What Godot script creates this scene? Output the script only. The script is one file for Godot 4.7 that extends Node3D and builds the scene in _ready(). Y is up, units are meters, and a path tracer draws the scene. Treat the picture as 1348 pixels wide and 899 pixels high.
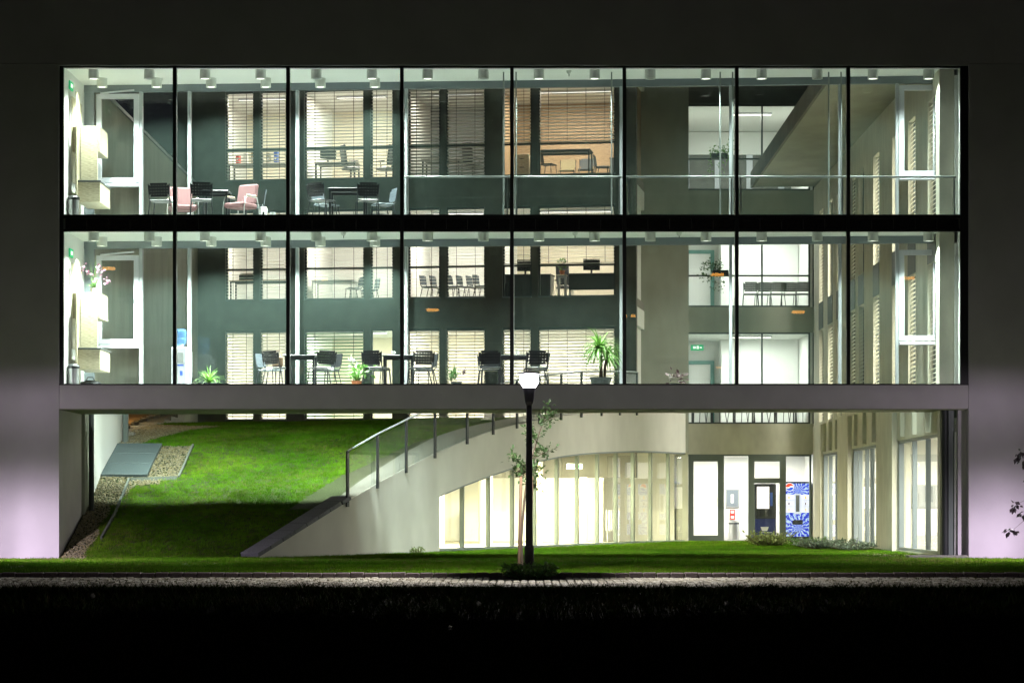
extends Node3D
# Night view of a white building with a two-storey glazed gallery bridging a courtyard.
# World: x right, y up, z towards the camera; the front glazing lies in the plane z = 0; metres.

const F1 := 3.7      # floor levels of the building
const F2 := 7.3
const F3 := 10.9

var rng := RandomNumberGenerator.new()
var used := {}
var mat := {}
var box_cache := {}
var turf_noise := FastNoiseLite.new()

# ------------------------------------------------------------------ helpers
func numbered(parent: Node, called: String) -> String:
	var key := str(parent.get_instance_id()) + "/" + called
	var n: int = used.get(key, 0)
	used[key] = n + 1
	return called if n == 0 else "%s_%03d" % [called, n]

func put(o: Node3D, called: String, parent: Node) -> Node3D:
	o.name = numbered(parent, called)
	parent.add_child(o, true)
	return o

func thing(called: String, label: String, category: String, at := Vector3.ZERO, turn := 0.0, group := "") -> Node3D:
	var o := Node3D.new()
	put(o, called, self)
	o.position = at
	o.rotation.y = turn
	tag(o, label, category, group)
	return o

func tag(o: Node, label: String, category: String, group := "") -> void:
	o.set_meta("label", label)
	o.set_meta("category", category)
	if group != "":
		o.set_meta("group", group)

func copy_of(src: Node3D, called: String, label: String, at: Vector3, turn: float) -> Node3D:
	var o: Node3D = src.duplicate()
	put(o, called, self)
	o.position = at
	o.rotation.y = turn
	o.set_meta("label", label)
	return o

func mi(parent: Node, called: String, mesh: Mesh, m: Material, at := Vector3.ZERO, rot := Vector3.ZERO) -> MeshInstance3D:
	var o := MeshInstance3D.new()
	o.mesh = mesh
	o.material_override = m
	put(o, called, parent)
	o.position = at
	o.rotation = rot
	return o

func structure(o: Node) -> Node:
	o.set_meta("kind", "structure")
	return o

func stuff(o: Node) -> Node:
	o.set_meta("kind", "stuff")
	return o

func box_mesh(size: Vector3) -> BoxMesh:
	var k := "%.4f %.4f %.4f" % [size.x, size.y, size.z]
	if not box_cache.has(k):
		var b := BoxMesh.new()
		b.size = size
		box_cache[k] = b
	return box_cache[k]

# a box given by its bounds
func bx(parent: Node, called: String, x0: float, x1: float, y0: float, y1: float, z0: float, z1: float, m: Material) -> MeshInstance3D:
	return mi(parent, called, box_mesh(Vector3(absf(x1 - x0), absf(y1 - y0), absf(z1 - z0))), m, Vector3((x0 + x1) / 2, (y0 + y1) / 2, (z0 + z1) / 2))

func quad_tri(st: SurfaceTool, a: Vector3, b: Vector3, c: Vector3, d: Vector3) -> void:
	st.set_smooth_group(-1)
	for p in [a, b, c, a, c, d]:
		st.add_vertex(p)

func st_new() -> SurfaceTool:
	var st := SurfaceTool.new()
	st.begin(Mesh.PRIMITIVE_TRIANGLES)
	return st

func st_done(st: SurfaceTool) -> ArrayMesh:
	st.generate_normals()
	return st.commit()

func st_box(st: SurfaceTool, c: Vector3, s: Vector3, b := Basis()) -> void:
	var h := s / 2
	var p := []
	for i in 8:
		p.append(c + b * Vector3(h.x if i & 1 else -h.x, h.y if i & 2 else -h.y, h.z if i & 4 else -h.z))
	for f in [[0, 2, 3, 1], [5, 7, 6, 4], [4, 6, 2, 0], [1, 3, 7, 5], [2, 6, 7, 3], [4, 0, 1, 5]]:
		quad_tri(st, p[f[0]], p[f[1]], p[f[2]], p[f[3]])

# box with chamfered edges
func bevel_box(size: Vector3, c: float) -> ArrayMesh:
	var k := "bev %.3f %.3f %.3f %.4f" % [size.x, size.y, size.z, c]
	if box_cache.has(k):
		return box_cache[k]
	var st := st_new()
	var h := size / 2
	var n := h - Vector3(c, c, c)
	var ax := [Vector3.RIGHT, Vector3.UP, Vector3.BACK]
	for a in 3:
		for s in [-1.0, 1.0]:
			var u: Vector3 = ax[(a + 1) % 3]
			var v: Vector3 = ax[(a + 2) % 3]
			var o: Vector3 = ax[a] * h[a] * s
			var uu: Vector3 = u * n[(a + 1) % 3]
			var vv: Vector3 = v * n[(a + 2) % 3]
			face(st, [o - uu - vv, o + uu - vv, o + uu + vv, o - uu + vv], ax[a] * s)
	for a in 3:
		var b := (a + 1) % 3
		var d := (a + 2) % 3
		for s in [-1.0, 1.0]:
			for t in [-1.0, 1.0]:
				var e: Vector3 = ax[d] * n[d]
				var p1: Vector3 = ax[a] * h[a] * s + ax[b] * n[b] * t
				var p2: Vector3 = ax[a] * n[a] * s + ax[b] * h[b] * t
				face(st, [p1 - e, p1 + e, p2 + e, p2 - e], ax[a] * s + ax[b] * t)
	for i in 8:
		var s := Vector3(1 if i & 1 else -1, 1 if i & 2 else -1, 1 if i & 4 else -1)
		face(st, [Vector3(h.x, n.y, n.z) * s, Vector3(n.x, h.y, n.z) * s, Vector3(n.x, n.y, h.z) * s], s)
	box_cache[k] = st_done(st)
	return box_cache[k]

# polygon (3 or 4 points) turned so that it faces along n
func face(st: SurfaceTool, p: Array, n: Vector3) -> void:
	st.set_smooth_group(-1)
	var g: Vector3 = (p[1] - p[0]).cross(p[2] - p[0])
	if g.dot(n) > 0:
		p = p.duplicate()
		p.reverse()
	for i in range(1, p.size() - 1):
		st.add_vertex(p[0])
		st.add_vertex(p[i])
		st.add_vertex(p[i + 1])

func bv(parent: Node, called: String, x0: float, x1: float, y0: float, y1: float, z0: float, z1: float, m: Material, c := 0.01) -> MeshInstance3D:
	return mi(parent, called, bevel_box(Vector3(absf(x1 - x0), absf(y1 - y0), absf(z1 - z0)), c), m, Vector3((x0 + x1) / 2, (y0 + y1) / 2, (z0 + z1) / 2))

# a bar frame (four bars, optional cross bars) in the xy plane, centred at z = 0
func frame_mesh(w: float, h: float, t: float, d: float, bars_y := [], bars_x := []) -> ArrayMesh:
	var st := st_new()
	st_box(st, Vector3(0, h / 2 - t / 2, 0), Vector3(w, t, d))
	st_box(st, Vector3(0, -h / 2 + t / 2, 0), Vector3(w, t, d))
	for s in [-1.0, 1.0]:
		st_box(st, Vector3(s * (w / 2 - t / 2), 0, 0), Vector3(t, h - 2 * t, d))
	for y in bars_y:
		st_box(st, Vector3(0, y, 0), Vector3(w - 2 * t, t, d * 0.9))
	for x in bars_x:
		st_box(st, Vector3(x, 0, 0), Vector3(t, h - 2 * t, d * 0.9))
	return st_done(st)

# upright pane in the xy plane
func pane_mesh(w: float, h: float) -> Mesh:
	var q := QuadMesh.new()
	q.size = Vector2(w, h)
	return q

func st_tube(st: SurfaceTool, pts: Array, radii: Array, sides := 6, cap := true) -> void:
	st.set_smooth_group(0)
	var rings := []
	for i in pts.size():
		var dir: Vector3 = (pts[mini(i + 1, pts.size() - 1)] - pts[maxi(i - 1, 0)]).normalized()
		var side := dir.cross(Vector3.UP if absf(dir.y) < 0.9 else Vector3.RIGHT).normalized()
		var up := side.cross(dir)
		var ring := []
		for k in sides:
			var a := TAU * k / sides
			ring.append(pts[i] + (side * cos(a) + up * sin(a)) * radii[mini(i, radii.size() - 1)])
		rings.append(ring)
	for i in pts.size() - 1:
		for k in sides:
			var j := (k + 1) % sides
			for p in [rings[i][k], rings[i][j], rings[i + 1][j], rings[i][k], rings[i + 1][j], rings[i + 1][k]]:
				st.add_vertex(p)
	if cap:
		st.set_smooth_group(-1)
		for e in [0, pts.size() - 1]:
			for k in range(1, sides - 1):
				for p in ([rings[e][0], rings[e][k + 1], rings[e][k]] if e == 0 else [rings[e][0], rings[e][k], rings[e][k + 1]]):
					st.add_vertex(p)

func tube(parent: Node, called: String, pts: Array, r: float, m: Material, sides := 8) -> MeshInstance3D:
	var st := st_new()
	st_tube(st, pts, [r], sides)
	return mi(parent, called, st_done(st), m)

# lathed shape about y; profile of (radius, height) from below
func lathe(profile: Array, sides := 20) -> ArrayMesh:
	var st := st_new()
	for i in profile.size() - 1:
		st.set_smooth_group(i)
		for k in sides:
			var a := TAU * k / sides
			var b := TAU * (k + 1) / sides
			var p0 := Vector3(cos(a) * profile[i].x, profile[i].y, sin(a) * profile[i].x)
			var p1 := Vector3(cos(b) * profile[i].x, profile[i].y, sin(b) * profile[i].x)
			var p2 := Vector3(cos(b) * profile[i + 1].x, profile[i + 1].y, sin(b) * profile[i + 1].x)
			var p3 := Vector3(cos(a) * profile[i + 1].x, profile[i + 1].y, sin(a) * profile[i + 1].x)
			for p in [p0, p1, p2, p0, p2, p3]:
				st.add_vertex(p)
	return st_done(st)

func cyl(r: float, h: float, sides := 20) -> ArrayMesh:
	var k := "cyl %.4f %.4f %d" % [r, h, sides]
	if not box_cache.has(k):
		box_cache[k] = lathe([Vector2(0.0005, 0), Vector2(r, 0), Vector2(r, h), Vector2(0.0005, h)], sides)
	return box_cache[k]

# ------------------------------------------------------------------ materials
func lin(r: float, g: float, b: float, a := 1.0) -> Color:
	var c := Color(r, g, b).linear_to_srgb()
	c.a = a
	return c

func noise_image(freq: float, lo: float, hi: float, seed_: int, size := 512, stretch := Vector2.ONE, octaves := 5) -> ImageTexture:
	var n := FastNoiseLite.new()
	n.seed = seed_
	n.frequency = freq
	n.fractal_octaves = octaves
	var img := Image.create(size, size, false, Image.FORMAT_RGB8)
	var src := n.get_seamless_image(size, size)
	for y in size:
		for x in size:
			var v := src.get_pixel(int(x * stretch.x) % size, int(y * stretch.y) % size).r
			v = lo + (hi - lo) * v
			img.set_pixel(x, y, Color(v, v, v))
	return ImageTexture.create_from_image(img)

func solid(key: String, c: Color, rough := 0.6, metal := 0.0) -> StandardMaterial3D:
	var m := StandardMaterial3D.new()
	m.resource_name = key
	m.albedo_color = c
	m.roughness = rough
	m.metallic = metal
	mat[key] = m
	return m

func textured(key: String, c: Color, tex: Texture2D, scale: float, rough := 0.8, bump: Texture2D = null, bump_cm := 0.0) -> StandardMaterial3D:
	var m := solid(key, c, rough)
	m.albedo_texture = tex
	m.uv1_triplanar = true
	m.uv1_world_triplanar = true
	m.uv1_scale = Vector3.ONE * scale
	if bump:
		m.heightmap_enabled = true
		m.heightmap_texture = bump
		m.heightmap_scale = bump_cm
	return m

func glass(key: String, alpha: float, c: Color, rough := 0.0) -> StandardMaterial3D:
	c.a = alpha
	var m := solid(key, c, rough)
	m.transparency = BaseMaterial3D.TRANSPARENCY_ALPHA
	m.cull_mode = BaseMaterial3D.CULL_DISABLED
	return m

func glow(key: String, c: Color, energy: float) -> StandardMaterial3D:
	var m := solid(key, c, 0.5)
	m.emission_enabled = true
	m.emission = c
	m.emission_energy_multiplier = energy
	return m

func make_materials() -> void:
	var cloudy := noise_image(0.012, 0.78, 1.0, 3)
	var fine := noise_image(0.06, 0.72, 1.0, 5)
	var streak := noise_image(0.008, 0.89, 1.0, 9, 512, Vector2(2, 1))
	var plaster := noise_image(0.01, 0.93, 1.0, 17)
	var grain := noise_image(0.015, 0.7, 1.0, 11, 512, Vector2(1, 9), 4)
	var rough_n := noise_image(0.12, 0.3, 1.0, 13)
	textured("render", lin(0.60, 0.55, 0.615), plaster, 0.13, 0.9, fine, 0.15)
	textured("render_beam", lin(0.62, 0.57, 0.62), plaster, 0.17, 0.9, fine, 0.15)
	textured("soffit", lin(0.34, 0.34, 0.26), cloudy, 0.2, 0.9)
	textured("dark_facade", lin(0.185, 0.185, 0.165), cloudy, 0.16, 0.75, fine, 0.15)
	textured("olive_concrete", lin(0.36, 0.375, 0.31), streak, 0.12, 0.8, fine, 0.2)
	textured("ramp_concrete", lin(0.66, 0.65, 0.60), streak, 0.10, 0.85, fine, 0.2)
	textured("wing_render", lin(0.60, 0.59, 0.49), streak, 0.2, 0.85)
	textured("coping", lin(0.23, 0.235, 0.265), fine, 0.7, 0.75, fine, 0.3)
	textured("walkway", lin(0.21, 0.21, 0.18), fine, 0.6, 0.8)
	textured("slab", lin(0.075, 0.105, 0.11), fine, 0.8, 0.65, fine, 0.2)
	textured("sett", lin(0.48, 0.45, 0.35), fine, 1.3, 0.85, rough_n, 0.4)
	textured("sett_dark", lin(0.38, 0.35, 0.26), fine, 1.1, 0.85, rough_n, 0.4)
	textured("sett_pale", lin(0.55, 0.53, 0.44), fine, 0.9, 0.85, rough_n, 0.4)
	textured("kerb", lin(0.24, 0.19, 0.19), fine, 0.9, 0.85, rough_n, 0.3)
	textured("edging", lin(0.15, 0.17, 0.145), fine, 0.9, 0.85)
	textured("soil", lin(0.045, 0.035, 0.022), rough_n, 0.5, 0.95, rough_n, 1.0)
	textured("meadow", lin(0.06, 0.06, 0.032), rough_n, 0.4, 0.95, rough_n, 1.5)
	textured("turf", lin(0.06, 0.085, 0.016), rough_n, 0.45, 0.95, rough_n, 1.0)
	textured("sand", lin(0.34, 0.28, 0.20), rough_n, 0.9, 0.95, rough_n, 0.8)
	textured("wood_pale", lin(0.68, 0.61, 0.43), grain, 0.8, 0.45)
	textured("step_stone", lin(0.42, 0.41, 0.36), fine, 0.8, 0.85)
	textured("wood_deck", lin(0.46, 0.28, 0.11), grain, 0.9, 0.6)
	textured("wood_tan", lin(0.52, 0.38, 0.23), grain, 0.5, 0.5)
	textured("bark", lin(0.12, 0.09, 0.06), grain, 3.0, 0.9, grain, 0.6)
	textured("wood_stake", lin(0.26, 0.17, 0.10), grain, 3.0, 0.85)
	solid("white_wall", lin(0.78, 0.79, 0.76), 0.7)
	solid("cream_wall", lin(0.76, 0.70, 0.55), 0.7)
	solid("ceiling", lin(0.80, 0.82, 0.78), 0.75)
	textured("gallery_floor", lin(0.44, 0.45, 0.42), fine, 0.8, 0.35)
	textured("room_floor", lin(0.30, 0.28, 0.24), fine, 0.7, 0.5)
	textured("hall_floor", lin(0.50, 0.46, 0.36), fine, 0.7, 0.4)
	solid("black_metal", lin(0.012, 0.013, 0.014), 0.45)
	textured("black_tile", lin(0.016, 0.019, 0.019), fine, 1.0, 0.25)
	solid("tile_joint", lin(0.16, 0.17, 0.15), 0.8)
	solid("aluminium", lin(0.42, 0.45, 0.48), 0.38, 0.5)
	solid("rail_metal", lin(0.24, 0.27, 0.26), 0.4, 0.4)
	solid("grey_frame", lin(0.17, 0.20, 0.22), 0.45, 0.2)
	solid("dark_frame", lin(0.07, 0.085, 0.085), 0.45, 0.1)
	solid("door_frame", lin(0.13, 0.16, 0.145), 0.45, 0.1)
	solid("white_frame", lin(0.50, 0.52, 0.57), 0.4)
	solid("teal_frame", lin(0.12, 0.28, 0.25), 0.45)
	glass("glass_front", 0.012, lin(0.5, 0.62, 0.58))
	glass("glass_inner", 0.03, lin(0.35, 0.50, 0.45))
	glass("glass_back", 0.03, lin(0.4, 0.5, 0.46))
	glass("glass_rail", 0.10, lin(0.42, 0.52, 0.40))
	glass("glass_green", 0.07, lin(0.2, 0.40, 0.32))
	glass("bottle_blue", 0.35, lin(0.12, 0.30, 0.60), 0.1)
	var sl := solid("slat", lin(0.50, 0.50, 0.47), 0.5)
	sl.metallic = 0.1
	var sb := solid("slat_bright", lin(0.78, 0.78, 0.72), 0.5)
	sb.backlight_enabled = true
	sb.backlight = lin(0.95, 0.94, 0.86)
	var sg := solid("slat_green", lin(0.22, 0.32, 0.20), 0.5)
	sg.backlight_enabled = true
	sg.backlight = lin(0.22, 0.34, 0.20)
	solid("cord", lin(0.05, 0.05, 0.045), 0.8)
	solid("lamp_body", lin(0.62, 0.64, 0.60), 0.5)
	solid("lamp_inside", lin(0.75, 0.75, 0.72), 0.4)
	glow("downlight_glow", lin(0.97, 1.0, 0.9), 2.2)
	glow("panel_light", lin(1.0, 0.98, 0.90), 2.0)
	glow("warm_light", lin(1.0, 0.86, 0.6), 2.0)
	glow("street_glow", lin(0.95, 0.92, 1.0), 30.0)
	glow("sodium_glow", lin(1.0, 0.42, 0.06), 14.0)
	glow("exit_sign_green", lin(0.02, 0.40, 0.16), 0.6)
	glow("exit_sign_white", lin(0.9, 1.0, 0.92), 1.1)
	solid("plastic_black", lin(0.011, 0.013, 0.016), 0.42)
	solid("plastic_grey", lin(0.09, 0.11, 0.13), 0.45)
	solid("steel_dark", lin(0.05, 0.055, 0.06), 0.35, 0.6)
	solid("steel", lin(0.55, 0.56, 0.56), 0.28, 0.9)
	solid("table_dark", lin(0.045, 0.05, 0.055), 0.4)
	textured("pink_fabric", lin(0.17, 0.082, 0.088), fine, 3.0, 0.9)
	textured("grey_fabric", lin(0.20, 0.24, 0.28), fine, 3.0, 0.9)
	textured("cream_fabric", lin(0.55, 0.50, 0.33), fine, 3.0, 0.9)
	solid("counter_dark", lin(0.05, 0.06, 0.06), 0.3)
	solid("paper", lin(0.78, 0.78, 0.76), 0.8)
	solid("terracotta", lin(0.45, 0.16, 0.07), 0.8)
	solid("pot_dark", lin(0.04, 0.05, 0.05), 0.6)
	solid("red_paint", lin(0.55, 0.03, 0.02), 0.5)
	solid("screen_dark", lin(0.015, 0.017, 0.02), 0.2)
	solid("desk_top", lin(0.45, 0.42, 0.36), 0.5)
	solid("board_grey", lin(0.25, 0.27, 0.27), 0.7)
	for f in [["leaf_bright", 0.075, 0.17, 0.025], ["leaf_mid", 0.07, 0.16, 0.03], ["leaf_dark", 0.035, 0.075, 0.02], ["leaf_red", 0.05, 0.022, 0.026], ["leaf_sage", 0.16, 0.20, 0.06], ["leaf_silhouette", 0.045, 0.034, 0.04], ["leaf_grey", 0.13, 0.17, 0.12]]:
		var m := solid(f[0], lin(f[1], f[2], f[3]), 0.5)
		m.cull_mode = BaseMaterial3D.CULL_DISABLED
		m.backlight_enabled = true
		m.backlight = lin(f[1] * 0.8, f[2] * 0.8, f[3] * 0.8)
	solid("petal_white", lin(0.8, 0.8, 0.72), 0.7)
	solid("petal_pink", lin(0.6, 0.25, 0.42), 0.7)
	solid("lamp_post", lin(0.035, 0.035, 0.042), 0.4, 0.3)
	solid("pipe_grey", lin(0.16, 0.19, 0.18), 0.5, 0.3)
	solid("pipe_dark", lin(0.03, 0.035, 0.035), 0.5, 0.3)
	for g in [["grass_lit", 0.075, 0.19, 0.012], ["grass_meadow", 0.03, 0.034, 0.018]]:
		var m := solid(g[0], Color.WHITE, 0.9)
		m.metallic_specular = 0.12
		m.vertex_color_use_as_albedo = true
		m.cull_mode = BaseMaterial3D.CULL_DISABLED
	var pm := solid("pebble", Color.WHITE, 0.8)
	pm.vertex_color_use_as_albedo = true

# ------------------------------------------------------------------ terrain
const CZ := [0.0, -0.1, -2.3, -3.7, -5.1, -6.5, -7.9, -9.3, -10.7, -12.1, -13.5, -14.9, -16.3, -17.7, -19.1, -20.5, -21.7, -22.8]
const CX := [-5.68, -5.6, -3.96, -3.37, -2.78, -2.16, -1.42, -0.80, -0.21, 0.37, 0.96, 1.53, 2.12, 2.68, 3.22, 3.80, 4.38, 4.88]
const CT := [0.05, 0.10, 1.23, 1.65, 2.02, 2.39, 2.76, 3.03, 3.23, 3.39, 3.54, 3.66, 3.75, 3.82, 3.87, 3.91, 3.94, 3.96]
const GZ := [-6.75, -7.9, -9.3, -10.7, -12.1, -13.5, -14.9, -16.3, -17.7, -19.1, -20.5, -21.7, -22.8]
const GT := [1.40, 1.68, 1.93, 2.16, 2.33, 2.48, 2.58, 2.65, 2.70, 2.75, 2.77, 2.77, 2.77]

func along(zs: Array, vs: Array, z: float) -> float:
	if z >= zs[0]:
		return vs[0]
	for i in zs.size() - 1:
		if z <= zs[i] and z >= zs[i + 1]:
			return lerpf(vs[i], vs[i + 1], (z - zs[i]) / (zs[i + 1] - zs[i]))
	return vs[-1]

func curve_x(z: float) -> float:
	return along(CZ, CX, z)

func wall_top(z: float) -> float:
	return along(CZ, CT, z)

# the sloping lawn on the left of the ramp wall
func slope_h(x: float, z: float) -> float:
	if z > 0.3:
		return 0.0
	var right := minf(wall_top(z) - 0.14, 3.6)
	if z > -0.1:
		right = -0.04
	var left := along([0.3, 0.0, -2.9, -4.7, -7.3, -10.0, -14.0, -23.0], [0.0, 0.06, 1.0, 1.8, 2.62, 3.05, 3.35, 3.6], z)
	var t := clampf((x + 9.85) / (curve_x(z) + 9.85), 0, 1)
	return maxf(lerpf(left, right, t * t * (3 - 2 * t)), -0.02) + 0.02 * sin(x * 2.1 + z) * sin(z * 1.7) * clampf(-z, 0, 1)

func flat_h(x: float, z: float) -> float:
	var b := 0.02 * sin(x * 0.9 + 1.0) * sin(z * 0.7)
	if z < 0.0:
		return 0.02 + clampf(-z / 20.0, 0, 1) * 0.05 + b * 0.5
	return clampf((11.6 - z) / 11.6, 0, 1) * 0.02 + b * clampf((11.4 - z), 0, 1)

func ground_h(x: float, z: float) -> float:
	if z < 0.3 and x < curve_x(z):
		return slope_h(x, z)
	return flat_h(x, z)

func grid_sheet(xs: Callable, z0: float, z1: float, nx: int, nz: int, h: Callable) -> ArrayMesh:
	var st := st_new()
	var p := []
	for j in nz + 1:
		var z := lerpf(z0, z1, float(j) / nz)
		var e: Vector2 = xs.call(z)
		var row := []
		for i in nx + 1:
			var x := lerpf(e.x, e.y, float(i) / nx)
			row.append(Vector3(x, h.call(x, z), z))
		p.append(row)
	st.set_smooth_group(0)
	for j in nz:
		for i in nx:
			for q in [p[j][i], p[j + 1][i + 1], p[j + 1][i], p[j][i], p[j][i + 1], p[j + 1][i + 1]]:
				st.add_vertex(q)
	return st_done(st)

func blade_tuft(n: int, height: float, spread: float, width: float, seed_: int) -> ArrayMesh:
	var r := RandomNumberGenerator.new()
	r.seed = seed_
	var st := st_new()
	for i in n:
		var a := r.randf() * TAU
		var o := Vector3(cos(a), 0, sin(a)) * spread * r.randf()
		var lean := Vector3(r.randf_range(-1, 1), 0, r.randf_range(-1, 1)) * height * 0.55
		var h := height * r.randf_range(0.5, 1.0)
		var w := Vector3(cos(a + 1.3), 0, sin(a + 1.3)) * width
		var mid := o + lean * 0.4 + Vector3.UP * h * 0.6
		var tip := o + lean + Vector3.UP * h
		quad_tri(st, o - w, o + w, mid + w * 0.7, mid - w * 0.7)
		st.add_vertex(mid - w * 0.7)
		st.add_vertex(mid + w * 0.7)
		st.add_vertex(tip)
	return st_done(st)

func scatter(called: String, label: String, category: String, mesh: Mesh, m: Material, spots: Array, tint: Callable, parent: Node = self, lo := 0.7, hi := 1.3) -> MultiMeshInstance3D:
	var mm := MultiMesh.new()
	mm.transform_format = MultiMesh.TRANSFORM_3D
	mm.use_colors = true
	mm.mesh = mesh
	mm.instance_count = spots.size()
	for i in spots.size():
		var s := rng.randf_range(lo, hi)
		var b := Basis(Vector3.UP, rng.randf() * TAU).scaled(Vector3(s, s * rng.randf_range(0.75, 1.25), s))
		mm.set_instance_transform(i, Transform3D(b, spots[i]))
		mm.set_instance_color(i, tint.call(spots[i]))
	var o := MultiMeshInstance3D.new()
	o.multimesh = mm
	o.material_override = m
	put(o, called, parent)
	stuff(o)
	if parent == self:
		tag(o, label, category)
	return o

func lit_tint(p: Vector3) -> Color:
	var patch := 0.5 + 0.5 * sin(p.x * 1.7 + sin(p.z * 1.3) * 2.0) * sin(p.z * 0.9 + p.x * 0.4)
	var v := rng.randf_range(0.7, 1.25)
	var worn := 0.35 if p.z > 0.5 and p.z < 4.5 and p.x < 9.0 else 0.0
	var dry := 1.0 if rng.randf() < 0.05 + 0.10 * patch * patch + worn * (0.4 + 0.6 * sin(p.x * 0.8 + 1.0) * sin(p.x * 0.31)) else 0.0
	v *= 1.0 + 0.5 * turf_noise.get_noise_2d(p.x, p.z) + 0.35 * turf_noise.get_noise_2d(p.x * 5.0, p.z * 5.0)
	var c := Color(0.054, 0.150, 0.006).lerp(Color(0.092, 0.180, 0.010), patch) * v
	return c.lerp(Color(0.16, 0.12, 0.055), dry * 0.7)

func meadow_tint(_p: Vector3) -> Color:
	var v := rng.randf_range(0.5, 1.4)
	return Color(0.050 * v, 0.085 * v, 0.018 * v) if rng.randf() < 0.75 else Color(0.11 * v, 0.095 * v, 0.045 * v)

func pebble_tint(_p: Vector3) -> Color:
	var v := rng.randf_range(0.55, 1.2)
	var k := rng.randf()
	return Color(0.24 * v, 0.20 * v, 0.09 * v).lerp(Color(0.26 * v, 0.235 * v, 0.17 * v), k)

func in_gravel(x: float, z: float) -> bool:
	# strip along the left wing's wall, round the slab landing, and on past it
	if x > -9.95 and z < 0.9 and z > -3.2 and x < -9.85 + 0.5 + 0.05 * sin(z * 4.0):
		return true
	if z <= -3.2 and z > -4.75 and x < -9.85 + 0.62 + clampf((-3.2 - z) * 0.25, 0, 0.3):
		return true
	if z <= -4.3 and z > -7.2 and x < -8.02 and x > -9.85:
		return z <= -4.65 or x < -8.4
	if z <= -7.2 and z > -12.5 and x < -9.85 + 1.9 and x > -9.85:
		return x < -9.4 + 1.6 * clampf((-7.2 - z) / 5.0, 0, 1)
	return false

func make_ground() -> void:
	turf_noise.seed = 6
	turf_noise.frequency = 0.35
	var st := st_new()
	# the dark meadow runs from the paving past the camera and away to the horizon on all sides
	var far := 600.0
	for q in [[-far, far, 18.85, far], [-far, far, -far, -30.0], [-far, -9.9, -30.0, 18.85], [9.5, far, -30.0, 18.85], [-9.9, 9.5, -30.0, 18.85]]:
		face(st, [Vector3(q[0], -2.6, q[2]), Vector3(q[1], -2.6, q[2]), Vector3(q[1], -2.6, q[3]), Vector3(q[0], -2.6, q[3])], Vector3.UP)
	structure(mi(self, "ground", st_done(st), mat.soil))
	var fore := grid_sheet(func(_z): return Vector2(-30, 30), 62.0, 18.8, 50, 216, func(x, z): return meadow_h(x, z))
	structure(mi(self, "meadow", fore, mat.meadow))
	structure(mi(self, "lawn_slope", grid_sheet(func(z): return Vector2(-9.9, curve_x(z) - 0.02), 0.3, -22.9, 40, 110, slope_h), mat.turf))
	structure(mi(self, "lawn_court", grid_sheet(func(z): return Vector2(curve_x(z) - (0.1 if z > -6.7 else -0.02), 9.2), 0.3, -24.4, 30, 60, flat_h), mat.turf))
	structure(mi(self, "lawn", grid_sheet(func(_z): return Vector2(-45, 45), 11.6, 0.3, 120, 40, flat_h), mat.turf))
	# grass blades
	var tuft := blade_tuft(11, 0.06, 0.07, 0.003, 4)
	var spots := []
	rng.seed = 21
	while spots.size() < 60000:
		var z := rng.randf_range(-22.5, 0.3)
		var x := rng.randf_range(-9.8, curve_x(z) - (0.55 if z > -2.3 else 1.35))
		if not in_gravel(x, z) and not (x < -9.65 and z < -8.9):
			spots.append(Vector3(x, slope_h(x, z) - 0.005, z))
	scatter("slope_grass", "short bright grass on the slope under the gallery", "grass", tuft, mat.grass_lit, spots, lit_tint)
	spots = []
	while spots.size() < 45000:
		var z := -24.3 + pow(rng.randf(), 0.8) * 24.6
		var x := rng.randf_range(-5.5, 8.9)
		if x > curve_x(z) + 0.1:
			spots.append(Vector3(x, flat_h(x, z) - 0.005, z))
	scatter("court_grass", "short grass of the level courtyard by the entrance", "grass", tuft, mat.grass_lit, spots, lit_tint)
	spots = []
	while spots.size() < 52000:
		var z := rng.randf_range(0.35, 11.5)
		var x := rng.randf_range(-13.0, 13.0)
		if absf(x) < 10.5 or z > 0.9:
			spots.append(Vector3(x, flat_h(x, z) - 0.005, z))
	scatter("lawn_grass", "strip of lawn between the building and the kerb", "grass", tuft, mat.grass_lit, spots, lit_tint)
	spots = []
	var wild := blade_tuft(9, 0.14, 0.09, 0.005, 8)
	while spots.size() < 22000:
		var z := rng.randf_range(18.9, 23.0)
		var x := rng.randf_range(-10.5, 10.5)
		spots.append(Vector3(x, meadow_h(x, z) - 0.01, z))
	for i in 2500:
		var x := rng.randf_range(-10.5, 10.5)
		spots.append(Vector3(x, meadow_h(x, 18.9), rng.randf_range(18.82, 18.98)))
	scatter("meadow_grass", "rough dark meadow grass in the unlit foreground", "grass", wild, mat.grass_meadow, spots, meadow_tint)

func meadow_h(x: float, z: float) -> float:
	# bank added below the paving to keep lamp light off, then meadow rises gently
	var b := 0.06 * sin(x * 0.8 + z * 0.9) * clampf(z - 19.0, 0, 1)
	if z < 19.9:
		return -0.06 - (z - 18.8) * 0.26 + b
	if z < 21.6:
		return -0.346 - (z - 19.9) * 1.05 + b
	return -2.13 + (z - 21.6) * 0.03 + b

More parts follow.
